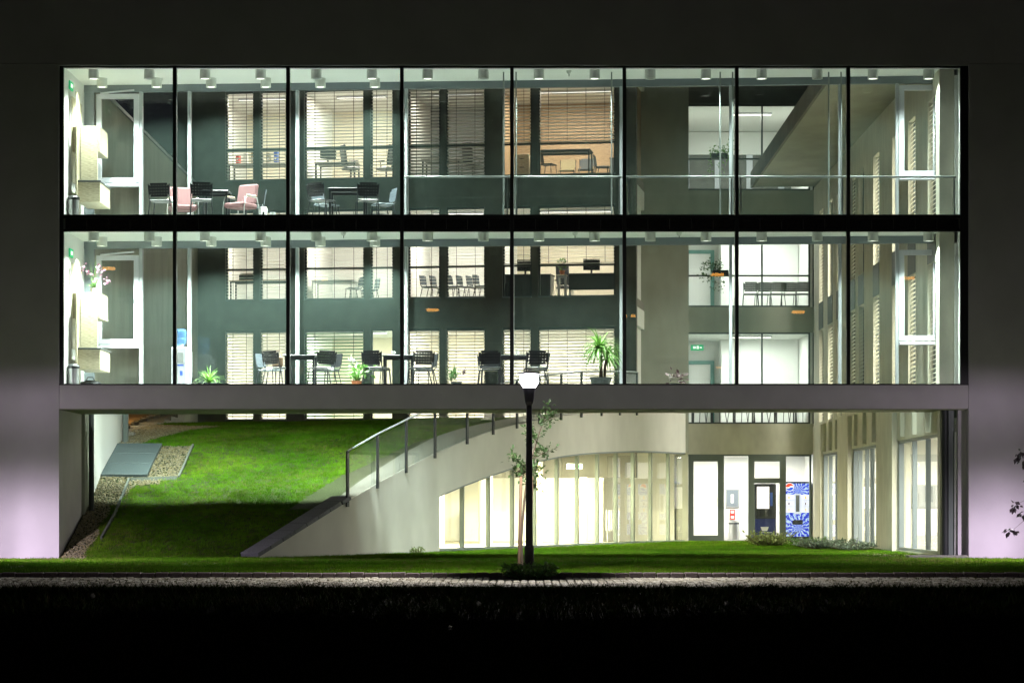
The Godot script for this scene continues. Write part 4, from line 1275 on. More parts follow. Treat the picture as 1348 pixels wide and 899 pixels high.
func make_gallery_furniture() -> void:
	# lower gallery: three cafe tables
	var y := F1 - 0.02
	var sets := [-4.88, -2.74, -0.25]
	for i in 3:
		var x: float = sets[i]
		var g := "chairs round the lower gallery tables"
		var nm: String = ["table nearest the water cooler", "middle table", "table behind the street lamp"][i]
		table(Vector3(x, y, -1.25), 0.7, 0.7, 0.75, "dark square cafe table, the %s of the lower gallery" % ["one nearest the water cooler", "middle one", "one behind the street lamp"][i], "table_dark")
		chair(Vector3(x - 0.46, y, -0.74), 2.5 + 0.25 * i, "perforated black chair, front left of the %s in the lower gallery" % nm, g)
		chair(Vector3(x - (0.72 if i == 0 else 0.5), y, -1.6), 1.2 - 0.5 * i, "perforated black chair, rear left of the %s in the lower gallery" % nm, g, "plastic_grey" if i == 0 else "plastic_black")
		chair(Vector3(x + 0.50, y, -0.78), -2.6 - 0.2 * i, "perforated black chair, front right of the %s in the lower gallery" % nm, g)
		chair(Vector3(x + 0.56, y, -1.62), -1.0 - 0.3 * i, "perforated black chair, rear right of the %s in the lower gallery" % nm, g)
	# upper gallery: seating corner and one table
	y = F2
	var g2 := "chairs of the upper gallery"
	chair(Vector3(-7.86, y, -0.85), 3.0, "perforated black chair left of the first mullion in the upper gallery", g2)
	armchair(Vector3(-7.52, y, -1.75), 0.35, "pink armchair half hidden by the first upper mullion")
	chair(Vector3(-6.98, y, -0.7), 3.25, "large black chair right of the first mullion in the upper gallery", g2)
	table(Vector3(-6.75, y, -1.5), 0.6, 0.6, 0.74, "small dark table between the upper gallery armchairs", "table_dark")
	armchair(Vector3(-6.2, y, -1.3), -0.55, "pink armchair beside the white box in the upper gallery")
	chair(Vector3(-5.95, y, -1.85), -1.5, "grey chair behind the right pink armchair", g2, "plastic_grey")
	var bxx := thing("paper_box", "narrow white box standing beside the pink armchair", "box", Vector3(-5.68, y, -1.2))
	bv(bxx, "carton", -0.06, 0.06, 0.0, 0.36, -0.12, 0.12, mat.paper, 0.006)
	bx(bxx, "print", -0.02, 0.02, 0.16, 0.25, 0.12, 0.1215, mat.screen_dark)
	var bx2 := thing("waste_bin", "small grey bin beside the narrow white box", "bin", Vector3(-5.5, y, -1.3))
	mi(bx2, "bucket", lathe([Vector2(0.05, 0), Vector2(0.07, 0.26), Vector2(0.06, 0.26), Vector2(0.045, 0.02)], 16), mat.board_grey)
	table(Vector3(-3.84, y, -1.25), 0.85, 0.8, 0.75, "dark square table of the upper gallery behind the third bay", "table_dark")
	chair(Vector3(-4.38, y, -0.75), 2.55, "black chair, front left of the upper gallery table", g2)
	chair(Vector3(-4.36, y, -1.6), 1.0, "grey chair, rear left of the upper gallery table", g2, "plastic_grey")
	chair(Vector3(-3.4, y, -0.75), 3.3, "black chair, front right of the upper gallery table", g2)
	chair(Vector3(-3.08, y, -1.5), -1.2, "grey chair, rear right of the upper gallery table", g2, "plastic_grey")
	# kitchen corner on both floors
	for f in 2:
		var b: float = [F1 - 0.02, F2][f]
		var nm: String = ["lower", "upper"][f]
		var k := thing("kitchen_unit", "pale wood kitchen unit at the left end of the %s gallery" % nm, "kitchen unit", Vector3(-9.84, b, 0))
		bx(k, "side_panel", 0.16, 0.185, 0.0, 2.78, -0.95, -0.55, mat.wood_pale)
		bv(k, "tall_panel", 0.19, 0.56, 0.89, 2.1, -1.06, -1.0, mat.wood_pale, 0.004)
		bv(k, "wall_cupboard", 0.0, 0.60, 1.55, 2.1, -2.15, -1.065, mat.wood_pale, 0.006)
		var dr := bv(k, "drawer_unit", 0.17, 0.66, 0.42, 0.85, -2.05, -0.72, mat.wood_pale, 0.005)
		bx(dr, "drawer_gap", 0.244, 0.2465, -0.19, 0.15, 0.0, 0.006, mat.counter_dark)
		bv(k, "worktop", 0.15, 0.68, 0.85, 0.89, -2.1, -0.70, mat.counter_dark, 0.004)
		bx(k, "wall_lining", 0.0, 0.012, 0.89, 2.75, -2.2, -0.97, mat.wood_pale)
		tube(k, "tap", [Vector3(0.25, 0.89, -1.6), Vector3(0.25, 1.12, -1.6), Vector3(0.36, 1.15, -1.6), Vector3(0.42, 1.08, -1.6)], 0.014, mat.steel)
		var bn := thing("pedal_bin", "stainless steel bin with black lid in the %s gallery's left corner" % nm, "bin", Vector3(-9.70, b, -0.42))
		mi(bn, "drum", lathe([Vector2(0.001, 0.0), Vector2(0.12, 0.0), Vector2(0.125, 0.42)], 24), mat.steel)
		mi(bn, "lid", lathe([Vector2(0.13, 0.42), Vector2(0.135, 0.47), Vector2(0.09, 0.52), Vector2(0.001, 0.535)], 24), mat.plastic_black)
		var ex := thing("exit_sign", "small exit sign high on the left end wall of the %s gallery" % nm, "exit sign", Vector3(-9.835, b + 2.95, -0.8))
		bx(ex, "sign_box", 0.0, 0.03, -0.1, 0.08, -0.2, 0.2, mat.exit_sign_green)
		bx(ex, "pictogram_sign", 0.03, 0.033, -0.05, 0.03, -0.1, 0.1, mat.exit_sign_white)
	# bag under the lower kitchen unit
	var bag := thing("black_bag", "black bag lying under the lower kitchen unit", "bag", Vector3(-9.45, F1 - 0.02, -1.1))
	mi(bag, "body", lathe([Vector2(0.2, 0.0), Vector2(0.25, 0.06), Vector2(0.22, 0.16), Vector2(0.1, 0.2), Vector2(0.001, 0.2)], 14), mat.plastic_black)
	tube(bag, "strap", [Vector3(-0.1, 0.18, 0), Vector3(-0.05, 0.27, 0.03), Vector3(0.05, 0.27, 0.03), Vector3(0.1, 0.18, 0)], 0.012, mat.plastic_black, 6)
	# water cooler
	var w := thing("water_cooler", "white water cooler with blue bottle beside the first lower mullion", "water cooler", Vector3(-7.5, F1 - 0.02, -1.1))
	var wb := mi(w, "cabinet", bevel_box(Vector3(0.33, 0.92, 0.34), 0.02), mat.white_frame, Vector3(0, 0.46, 0))
	bv(wb, "tap_recess", -0.1, 0.1, 0.12, 0.34, 0.165, 0.175, mat.board_grey, 0.004)
	bx(wb, "blue_label", -0.1, 0.1, 0.05, 0.08, 0.171, 0.174, solid("print_blue", lin(0.05, 0.12, 0.5)))
	bx(wb, "blue_label", 0.02, 0.08, -0.16, -0.06, 0.171, 0.174, mat.print_blue)
	mi(w, "bottle", lathe([Vector2(0.05, 0.92), Vector2(0.135, 1.0), Vector2(0.14, 1.1), Vector2(0.13, 1.12), Vector2(0.14, 1.14), Vector2(0.14, 1.27), Vector2(0.12, 1.31), Vector2(0.001, 1.315)], 24), mat.bottle_blue)
	bv(w, "cup_tube", 0.19, 0.26, 0.25, 0.82, -0.04, 0.04, mat.white_frame, 0.012)
	# small things left on tables and chairs
	for q in [[-4.62, "the table nearest the water cooler"], [-2.85, "the middle lower table"], [-0.15, "the table behind the street lamp"]]:
		var cp := thing("coffee_cup", "small white cup standing on %s" % q[1], "cup", Vector3(q[0], F1 + 0.73, -1.05), 0.6, "cups on the lower gallery tables")
		mi(cp, "cup", lathe([Vector2(0.001, 0.006), Vector2(0.028, 0.006), Vector2(0.042, 0.09), Vector2(0.038, 0.09), Vector2(0.025, 0.012)], 16), mat.paper)
		mi(cp, "saucer", lathe([Vector2(0.001, 0.0), Vector2(0.05, 0.0), Vector2(0.07, 0.008), Vector2(0.001, 0.006)], 16), mat.paper)
		tube(cp, "handle", [Vector3(0.036, 0.075, 0), Vector3(0.06, 0.065, 0), Vector3(0.058, 0.04, 0), Vector3(0.032, 0.035, 0)], 0.005, mat.paper, 6)
	var sb := thing("shoulder_bag", "brown bag on the chair left of the second lower mullion", "bag", Vector3(-5.34, F1 + 0.45, -0.76), 2.4)
	mi(sb, "body", bevel_box(Vector3(0.3, 0.24, 0.12), 0.04), mat.wood_stake, Vector3(0, 0.12, 0))
	tube(sb, "strap", [Vector3(-0.13, 0.22, 0), Vector3(-0.06, 0.36, 0.02), Vector3(0.06, 0.36, 0.02), Vector3(0.13, 0.22, 0)], 0.01, mat.wood_stake, 6)
	# ceiling detectors
	for q in [[0.97, 10.54, "upper", "fifth"], [-3.9, 7.05, "lower", "third"], [1.1, 7.05, "lower", "fifth"], [3.35, 7.05, "lower", "sixth"]]:
		var d := thing("smoke_detector", "small round detector on the %s gallery ceiling in the %s bay" % [q[2], q[3]], "smoke detector", Vector3(q[0], q[1], -0.62), 0, "ceiling detectors")
		mi(d, "base", lathe([Vector2(0.001, -0.07), Vector2(0.03, -0.07), Vector2(0.055, -0.04), Vector2(0.06, 0.0)], 16), mat.lamp_body)
		mi(d, "tip", cyl(0.008, 0.05, 8), mat.steel_dark, Vector3(0, -0.12, 0))

func make_room_furniture() -> void:
	var gi := "chairs seen in the rear rooms"
	# top row
	var p := back_point(4.0, F3, -1.6)
	table(p, 1.3, 0.7, 0.74, "desk behind the second rear window of the top row", "desk_top", "steel_dark", BACK_TURN, "desk")
	monitor(back_point(3.7, F3 + 0.74, -1.6), 0.3, "monitor on the desk behind the second rear window, top row")
	office_chair(back_point(4.55, F3, -1.0), 2.0, "black swivel chair behind the left pane of the second rear window, top row")
	office_chair(back_point(5.6, F3, -1.2), -2.2, "black swivel chair behind the right pane of the second rear window, top row")
	table(back_point(1.6, F3, -1.5), 1.9, 0.7, 0.74, "cluttered desk behind the first rear window of the top row", "desk_top", "steel_dark", BACK_TURN, "desk")
	rng.seed = 71
	for i in 6:
		var t := thing("box_file", "%s upright box file on the cluttered desk from the left" % ORD[i], "file", back_point(0.9 + i * 0.24, F3 + 0.74, -1.5), BACK_TURN, "files on the cluttered desk")
		bv(t, "cover", -0.05, 0.05, 0, 0.28 + 0.05 * (i % 3), -0.12, 0.12, [mat.red_paint, mat.paper, mat.wood_tan, mat.grey_fabric, mat.cream_fabric, mat.print_blue][i], 0.004)
		bx(t, "label_strip", -0.03, 0.03, 0.12, 0.2, 0.12, 0.1215, mat.paper)
	office_chair(back_point(8.3, F3, -1.0), 2.4, "black swivel chair behind the dark third rear window, top row")
	table(back_point(7.3, F3, -1.4), 1.2, 0.7, 0.74, "desk behind the dark third rear window of the top row", "desk_top", "steel_dark", BACK_TURN, "desk")
	table(back_point(11.0, F3, -1.3), 1.75, 0.8, 0.92, "dark meeting table in the orange lit top room", "table_dark", "table_dark", BACK_TURN)
	chair(back_point(11.0, F3, -2.2), BACK_TURN, "cream chair behind the meeting table in the orange lit room", gi, "cream_fabric")
	chair(back_point(11.6, F3, -2.1), BACK_TURN, "grey chair behind the meeting table in the orange lit room", gi, "grey_fabric")
	chair(back_point(10.6, F3, -0.8), 1.2, "dark chair in front of the meeting table in the orange lit room", gi)
	chair(back_point(12.15, F3, -1.6), 1.4, "grey chair at the end of the meeting table in the orange lit room", gi, "grey_fabric")
	var cb := thing("cabinet", "low grey cabinet at the right of the orange lit room", "cabinet", back_point(12.75, F3, -1.3), BACK_TURN)
	bv(cb, "body", -0.3, 0.3, 0, 0.62, -0.25, 0.25, mat.board_grey)
	bv(cb, "top", -0.32, 0.32, 0.62, 0.66, -0.27, 0.27, mat.table_dark)
	bv(cb, "printer", -0.2, 0.2, 0.66, 0.92, -0.2, 0.2, mat.plastic_black, 0.03)
	var pil := thing("filing_cabinet", "tall pale cabinet at the left of the orange lit room", "cabinet", back_point(9.75, F3, -1.5), BACK_TURN)
	bv(pil, "body", -0.22, 0.22, 0, 0.85, -0.25, 0.25, mat.wood_pale)
	for k in 3:
		bx(pil, "drawer_handle", -0.06, 0.06, 0.18 + k * 0.26, 0.2 + k * 0.26, 0.25, 0.265, mat.steel_dark)
	# middle row
	table(back_point(3.9, F2, -1.6), 1.3, 0.8, 0.75, "white table behind the second rear window of the middle row", "paper", "steel", BACK_TURN)
	chair(back_point(4.62, F2, -1.1), -1.2, "grey chair facing the white table, middle row", gi, "grey_fabric")
	chair(back_point(5.0, F2, -1.7), -1.2, "grey chair behind the first one at the white table, middle row", gi, "grey_fabric")
	for i in 7:
		chair(back_point(7.0 + i * 0.27, F2, -0.9 - 0.2 * (i % 3)), 1.2, "grey chair, %s from the left in the row behind the third rear window" % ORD[i], gi, "grey_fabric")
	table(back_point(1.7, F2, -1.3), 1.9, 0.7, 0.75, "wooden desk behind the first rear window of the middle row", "wood_tan", "steel_dark", BACK_TURN, "desk")
	var prn := thing("printer", "dark printer on the wooden desk, middle row", "printer", back_point(1.3, F2 + 0.75, -1.3), BACK_TURN)
	bv(prn, "body", -0.28, 0.28, 0, 0.2, -0.2, 0.2, mat.plastic_black, 0.03)
	bv(prn, "tray", -0.2, 0.2, 0.2, 0.24, -0.15, 0.2, mat.paper, 0.01)
	for i in 2:
		var s: float = [10.0, 12.0][i]
		var t := thing("panel_desk", "dark desk with solid front panel, %s one behind the fourth rear window" % ["left", "right"][i], "desk", back_point(s, F2, -0.9), BACK_TURN)
		bv(t, "desk_surface", -0.75, 0.75, 0.74, 0.77, -0.4, 0.4, mat.table_dark, 0.006)
		bv(t, "front_panel", -0.72, 0.72, 0.28 if i else 0.08, 0.74, 0.3, 0.33, mat.counter_dark, 0.005)
		for q in [-0.7, 0.7]:
			bx(t, "leg", q - 0.025, q + 0.025, 0, 0.74, -0.35, 0.3, mat.steel)
		monitor(back_point(s - 0.1, F2 + 0.77, -1.0), BACK_TURN + 0.2, "monitor on the %s panel desk behind the fourth rear window" % ["left", "right"][i])
	office_chair(back_point(11.0, F2, -1.9), 0.4, "black swivel chair between the two panel desks")
	# entrance wing
	for i in 5:
		chair(Vector3(7.05 + i * 0.40, F2, -25.15 - 0.1 * (i % 2)), 3.1 + 0.1 * (i % 3), "dark chair, %s from the left on the second floor of the entrance wing" % ORD[i], gi)
	for i in 3:
		table(Vector3(5.6 + i * 1.3, F1, -25.9), 0.7, 0.7, 0.74, "small table, %s from the left on the first floor of the entrance wing" % ORD[i], "paper", "steel_dark")
		chair(Vector3(5.35 + i * 1.3, F1, -25.2), 2.6, "dark chair in front of the %s small table, entrance wing first floor" % ORD[i], gi)
		chair(Vector3(6.0 + i * 1.3, F1, -25.3), -2.7, "dark chair right of the %s small table, entrance wing first floor" % ORD[i], gi)

# ------------------------------------------------------------------ plants
func ribbon(st: SurfaceTool, base: Vector3, dir: Vector3, length: float, width: float, droop: float) -> void:
	var side := dir.cross(Vector3.UP).normalized()
	if side.length() < 0.1:
		side = Vector3.RIGHT
	var pts := []
	var p := base
	var d := dir.normalized()
	for i in 6:
		pts.append(p)
		p += d * length / 5
		d = (d + Vector3.DOWN * droop * 0.4).normalized()
	st.set_smooth_group(0)
	for i in 5:
		var w0: float = width * [0.6, 1.0, 1.0, 0.8, 0.5, 0.05][i]
		var w1: float = width * [0.6, 1.0, 1.0, 0.8, 0.5, 0.05][i + 1]
		for q in [pts[i] - side * w0, pts[i] + side * w0, pts[i + 1] + side * w1, pts[i] - side * w0, pts[i + 1] + side * w1, pts[i + 1] - side * w1]:
			st.add_vertex(q)

func rosette(st: SurfaceTool, at: Vector3, n: int, length: float, width: float, droop: float, low: float, r: RandomNumberGenerator) -> void:
	for i in n:
		var a := r.randf() * TAU
		var e := r.randf_range(low, 1.35)
		ribbon(st, at, Vector3(cos(a) * cos(e), sin(e), sin(a) * cos(e)), length * r.randf_range(0.6, 1.1), width, droop * r.randf_range(0.7, 1.3))

func leaf(st: SurfaceTool, at: Vector3, dir: Vector3, size: float, r: RandomNumberGenerator) -> void:
	var d := dir.normalized()
	var s := d.cross(Vector3(r.randf_range(-1, 1), 1, r.randf_range(-1, 1))).normalized() * size * 0.32
	var up := s.cross(d).normalized() * size * 0.1
	var mid := at + d * size * 0.5
	var tip := at + d * size
	st.set_smooth_group(-1)
	for q in [at, mid + s + up, tip, at, tip, mid - s + up]:
		st.add_vertex(q)

func clump(st: SurfaceTool, c: Vector3, rad: Vector3, n: int, size: float, r: RandomNumberGenerator, hang := 0.0) -> void:
	for i in n:
		var v := Vector3(r.randfn(), r.randfn(), r.randfn()) * 0.5
		var d := (v + Vector3(r.randf_range(-1, 1), r.randf_range(-0.6, 1.0) - hang * 1.6, r.randf_range(-1, 1)) * 0.7)
		leaf(st, c + v * rad, d, size * r.randf_range(0.6, 1.25), r)

func pot(t: Node3D, r: float, h: float, m: Material) -> void:
	mi(t, "pot", lathe([Vector2(0.001, 0), Vector2(r * 0.75, 0), Vector2(r, h), Vector2(r * 1.08, h), Vector2(r * 1.08, h * 1.08), Vector2(r * 0.9, h * 1.08), Vector2(r * 0.85, h * 0.9), Vector2(0.001, h * 0.9)], 20), m)

func potted(called: String, label: String, at: Vector3, kind: String, r: RandomNumberGenerator) -> Node3D:
	var t := thing(called, label, "plant", at)
	var st := st_new()
	match kind:
		"grass":
			pot(t, 0.13, 0.12, mat.pot_dark)
			rosette(st, Vector3(0, 0.12, 0), 70, 0.44, 0.012, 0.75, 0.5, r)
			mi(t, "leaves", st_done(st), mat.leaf_bright)
		"lily":
			pot(t, 0.12, 0.16, mat.terracotta)
			rosette(st, Vector3(0, 0.15, 0), 26, 0.5, 0.02, 0.5, 0.6, r)
			clump(st, Vector3(0.1, 0.36, 0), Vector3(0.22, 0.14, 0.15), 40, 0.13, r)
			mi(t, "leaves", st_done(st), mat.leaf_mid)
			var fl := st_new()
			clump(fl, Vector3(-0.08, 0.52, 0.05), Vector3(0.1, 0.14, 0.1), 26, 0.07, r)
			mi(t, "flowers", st_done(fl), mat.petal_white)
		"spiky":
			pot(t, 0.12, 0.14, mat.pot_dark)
			for k in 5:
				rosette(st, Vector3(r.randf_range(-0.22, 0.22), 0.16 + 0.03 * k, r.randf_range(-0.1, 0.1)), 12, 0.32, 0.014, 0.25, 0.3, r)
			mi(t, "leaves", st_done(st), mat.leaf_dark)
			var s2 := st_new()
			rosette(s2, Vector3(0.16, 0.3, 0), 10, 0.22, 0.012, 0.3, 0.2, r)
			mi(t, "reddish_leaves", st_done(s2), mat.leaf_red)
		"yucca":
			pot(t, 0.24, 0.18, mat.pot_dark)
			tube(t, "trunk", [Vector3(0, 0.15, 0), Vector3(0.01, 0.5, 0.01), Vector3(-0.02, 0.85, 0)], 0.035, mat.bark)
			tube(t, "trunk", [Vector3(0.08, 0.15, 0), Vector3(0.10, 0.45, 0.0), Vector3(0.14, 0.6, 0)], 0.03, mat.bark)
			rosette(st, Vector3(-0.02, 0.78, 0), 130, 0.66, 0.019, 1.05, -0.2, r)
			rosette(st, Vector3(0.14, 0.58, 0.02), 80, 0.55, 0.018, 1.05, -0.1, r)
			mi(t, "leaves", st_done(st), mat.leaf_bright)
		"red":
			pot(t, 0.1, 0.1, mat.pot_dark)
			clump(st, Vector3(0, 0.2, 0), Vector3(0.16, 0.13, 0.12), 40, 0.12, r)
			mi(t, "leaves", st_done(st), mat.leaf_red)
		"trailing":
			bv(t, "planter_box", -0.25, 0.25, -0.06, 0.10, -0.09, 0.09, mat.pot_dark, 0.015)
			for k in 9:
				var x := r.randf_range(-0.5, 0.5)
				clump(st, Vector3(x, 0.16 + r.randf_range(-0.3, 0.28) * (0.5 + absf(x)), r.randf_range(-0.08, 0.12)), Vector3(0.1, 0.12, 0.08), 26, 0.085, r, 0.3)
			for k in 6:
				clump(st, Vector3(r.randf_range(-0.3, 0.25), -0.15 - k * 0.07, 0.1), Vector3(0.07, 0.06, 0.05), 12, 0.07, r, 0.5)
			mi(t, "leaves", st_done(st), mat.leaf_bright if "third" in label else mat.leaf_dark)
		"orchid":
			pot(t, 0.08, 0.12, mat.paper)
			rosette(st, Vector3(0, 0.12, 0), 9, 0.28, 0.03, 0.5, 0.3, r)
			for k in 4:
				ribbon(st, Vector3(0, 0.12, 0), Vector3(-0.25 + 0.16 * k, 1.0, 0.15), 0.75, 0.006, 0.5)
			mi(t, "leaves", st_done(st), mat.leaf_dark)
			var fl := st_new()
			for k in 6:
				clump(fl, Vector3(-0.2 + 0.1 * k, 0.55 - 0.12 * (k % 3), 0.12), Vector3(0.05, 0.07, 0.05), 9, 0.065, r)
			mi(t, "flowers", st_done(fl), mat.petal_pink)
		"small":
			pot(t, 0.08, 0.12, mat.terracotta)
			clump(st, Vector3(0, 0.34, 0), Vector3(0.1, 0.16, 0.1), 60, 0.09, r)
			tube(t, "stem", [Vector3(0, 0.1, 0), Vector3(0, 0.35, 0)], 0.01, mat.bark, 6)
			mi(t, "leaves", st_done(st), mat.leaf_mid)
	return t

func bush(label: String, at: Vector3, w: float, h: float, n: int, m: Material, size: float, r: RandomNumberGenerator, spikes := 0) -> void:
	var t := thing("shrub", label, "shrub", at)
	var st := st_new()
	var tw := st_new()
	for i in n:
		var a := r.randf() * TAU
		var q := Vector3(cos(a), 0, sin(a)) * w * 0.5 * sqrt(r.randf())
		var top := q + Vector3(q.x * 0.3, h * r.randf_range(0.35, 1.0), q.z * 0.3)
		st_tube(tw, [q * 0.4, top], [0.006, 0.003], 4, false)
		for k in 9:
			var f := r.randf_range(0.25, 1.0)
			leaf(st, (q * 0.4).lerp(top, f), Vector3(r.randf_range(-1, 1), r.randf_range(0.0, 1.2), r.randf_range(-1, 1)), size * r.randf_range(0.6, 1.3), r)
	for i in spikes:
		var q := Vector3(r.randf_range(-0.5, 0.5) * w, 0, r.randf_range(-0.4, 0.4) * w)
		ribbon(st, q, Vector3(r.randf_range(-0.15, 0.15), 1, 0.0), h * r.randf_range(1.0, 1.4), 0.008, 0.05)
	mi(t, "stems", st_done(tw), mat.bark)
	mi(t, "foliage", st_done(st), m)

func make_plants() -> void:
	var r := RandomNumberGenerator.new()
	r.seed = 5
	var y := F1 - 0.02
	potted("grass_plant", "bright green arching plant beside the water cooler", Vector3(-6.82, y, -0.8), "grass", r)
	potted("lily_plant", "white flowering plant in a terracotta pot in the third lower bay", Vector3(-3.62, y, -0.75), "lily", r)
	potted("spiky_plant", "dark spiky plant between the two right cafe tables", Vector3(-1.47, y, -0.7), "spiky", r)
	potted("yucca_plant", "tall bright yucca in a dark pot in the fifth lower bay", Vector3(1.66, y + 0.06, -0.85), "yucca", r)
	potted("red_plant", "small dark red plant in the sixth lower bay", Vector3(3.28, y, -0.6), "red", r)
	potted("orchid", "pink orchid on the tall cabinet of the lower kitchen", Vector3(-9.40, F1 + 2.08, -1.25), "orchid", r)
	potted("desk_plant", "small green plant on the stand between the panel desks", back_point(11.05, F2 + 0.75, -0.75), "small", r)
	var st := table(back_point(11.05, F2, -0.75), 0.3, 0.3, 0.75, "small plant stand between the panel desks", "wood_pale", "steel", BACK_TURN)
	st.name = "plant_stand"
	potted("trailing_plant", "green trailing plant on the third floor window of the entrance wing", Vector3(6.02, F3 + 1.03, -24.38), "trailing", r)
	potted("trailing_plant", "dark trailing plant on the second floor window of the entrance wing", Vector3(6.05, F2 + 1.03, -24.38), "trailing", r)
	bush("yellow green bushy shrub in front of the entrance doors", Vector3(6.62, 0.06, -14.5), 1.2, 0.42, 120, mat.leaf_sage, 0.08, r, 26)
	bush("low dark green shrub right of the yellow green one", Vector3(7.45, 0.06, -12.8), 0.9, 0.24, 70, mat.leaf_mid, 0.08, r, 4)
	bush("low grey leaved ground shrub near the middle glazed opening", Vector3(7.55, 0.05, -9.6), 1.4, 0.30, 120, mat.leaf_grey, 0.08, r)
	bush("low grey leaved ground shrub near the right reveal", Vector3(8.0, 0.05, -7.4), 1.0, 0.24, 80, mat.leaf_grey, 0.07, r)
	bush("green leafy shrub growing round the foot of the street lamp", Vector3(0.1, -0.05, 14.9), 0.75, 0.30, 120, mat.leaf_mid, 0.07, r)
	bush("weedy tuft at the foot of the white ramp wall", Vector3(-2.45, 0.0, -4.2), 0.35, 0.22, 26, mat.leaf_sage, 0.05, r, 14)
	# sapling tied to stakes behind the lamp
	var t := thing("sapling", "thin staked young tree with sparse leaves beside the street lamp", "tree", Vector3(0.0, 0, 12.6))
	var trunk := [Vector3(-0.02, -0.05, 0), Vector3(-0.05, 0.6, 0.02), Vector3(0.0, 1.2, 0), Vector3(0.07, 1.75, 0), Vector3(0.24, 2.3, 0.02), Vector3(0.38, 2.72, 0)]
	var tr := st_new()
	st_tube(tr, trunk, [0.024, 0.022, 0.018, 0.014, 0.009, 0.004], 8)
	var lf := st_new()
	for q in [[Vector3(0.07, 1.75, 0), Vector3(-0.18, 1.95, 0.1)], [Vector3(0.05, 1.65, 0), Vector3(-0.12, 1.72, -0.1)], [Vector3(0.07, 1.75, 0), Vector3(0.28, 1.72, 0.1)], [Vector3(0.1, 1.9, 0), Vector3(0.40, 2.05, -0.1)], [Vector3(0.2, 2.2, 0), Vector3(0.08, 2.35, 0.1)], [Vector3(0.3, 2.5, 0), Vector3(0.48, 2.62, 0.05)], [Vector3(0.02, 1.5, 0), Vector3(0.2, 1.48, 0.1)]]:
		st_tube(tr, [q[0], q[1]], [0.009, 0.004], 5)
		for k in 5:
			var at: Vector3 = (q[0] as Vector3).lerp(q[1], 0.35 + 0.17 * k)
			for j in 4:
				st_tube(tr, [at, at + Vector3(r.randf_range(-0.1, 0.1), r.randf_range(-0.06, 0.12), r.randf_range(-0.1, 0.1))], [0.003, 0.0015], 4, false)
			clump(lf, at, Vector3(0.08, 0.09, 0.08), 14, 0.08, r)
	for k in 5:
		clump(lf, Vector3(0.24, 2.3, 0.02).lerp(Vector3(0.40, 2.78, 0), k / 4.0), Vector3(0.10, 0.08, 0.1), 12, 0.075, r)
	mi(t, "trunk", st_done(tr), mat.bark)
	mi(t, "crown", st_done(lf), mat.leaf_dark)
	for q in [[-0.07, "left"], [0.11, "right"]]:
		var s := tube(self, "tree_stake", [Vector3(q[0] - 0.02, -0.1, 12.75), Vector3(q[0] + 0.02, 1.62, 12.75)], 0.025, mat.wood_stake, 8)
		tag(s, "%s wooden stake supporting the young tree" % q[1], "stake", "stakes of the young tree")
	# tree beyond the right edge whose twigs hang into view
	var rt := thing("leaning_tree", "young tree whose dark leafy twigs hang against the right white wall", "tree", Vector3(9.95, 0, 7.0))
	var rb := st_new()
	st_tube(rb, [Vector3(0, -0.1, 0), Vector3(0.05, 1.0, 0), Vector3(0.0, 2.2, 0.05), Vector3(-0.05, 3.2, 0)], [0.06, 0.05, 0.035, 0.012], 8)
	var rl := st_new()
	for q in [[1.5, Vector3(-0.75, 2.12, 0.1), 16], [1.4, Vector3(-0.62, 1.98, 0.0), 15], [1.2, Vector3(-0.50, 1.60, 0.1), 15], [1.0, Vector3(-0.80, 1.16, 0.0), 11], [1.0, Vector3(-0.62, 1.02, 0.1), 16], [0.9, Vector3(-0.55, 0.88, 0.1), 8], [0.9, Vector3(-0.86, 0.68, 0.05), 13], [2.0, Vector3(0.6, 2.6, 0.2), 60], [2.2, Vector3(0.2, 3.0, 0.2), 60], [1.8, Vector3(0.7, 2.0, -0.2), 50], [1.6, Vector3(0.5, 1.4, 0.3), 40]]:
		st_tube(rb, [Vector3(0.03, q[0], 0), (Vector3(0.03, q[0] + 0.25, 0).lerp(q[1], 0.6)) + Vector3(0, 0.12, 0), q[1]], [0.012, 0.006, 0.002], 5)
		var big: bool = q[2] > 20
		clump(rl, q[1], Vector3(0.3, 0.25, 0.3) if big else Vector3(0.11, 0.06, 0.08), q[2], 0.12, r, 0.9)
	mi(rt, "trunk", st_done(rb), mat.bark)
	mi(rt, "crown", st_done(rl), mat.leaf_silhouette)  # leaf colour darkened to stand in for backlit silhouettes
	# dandelion clocks in the dark meadow
	var i := 0
	for q in [[-0.62, 19.9], [-1.0, 20.2], [2.75, 20.0], [-5.9, 19.8]]:
		var d := thing("dandelion", "%s faint dandelion clock in the dark foreground meadow" % ORD[i], "flower", Vector3(q[0], meadow_h(q[0], q[1]) - 0.02, q[1]), 0, "dandelions in the meadow")
		tube(d, "stem", [Vector3.ZERO, Vector3(0.01, 0.13, 0), Vector3(0.0, 0.22, 0)], 0.003, mat.leaf_dark, 5)
		var ds := st_new()
		for k in 60:
			var v := Vector3(r.randfn(), r.randfn(), r.randfn()).normalized()
			leaf(ds, Vector3(0, 0.22, 0) + v * 0.005, v, 0.035, r)
		mi(d, "seed_head", st_done(ds), mat.petal_white)
		i += 1

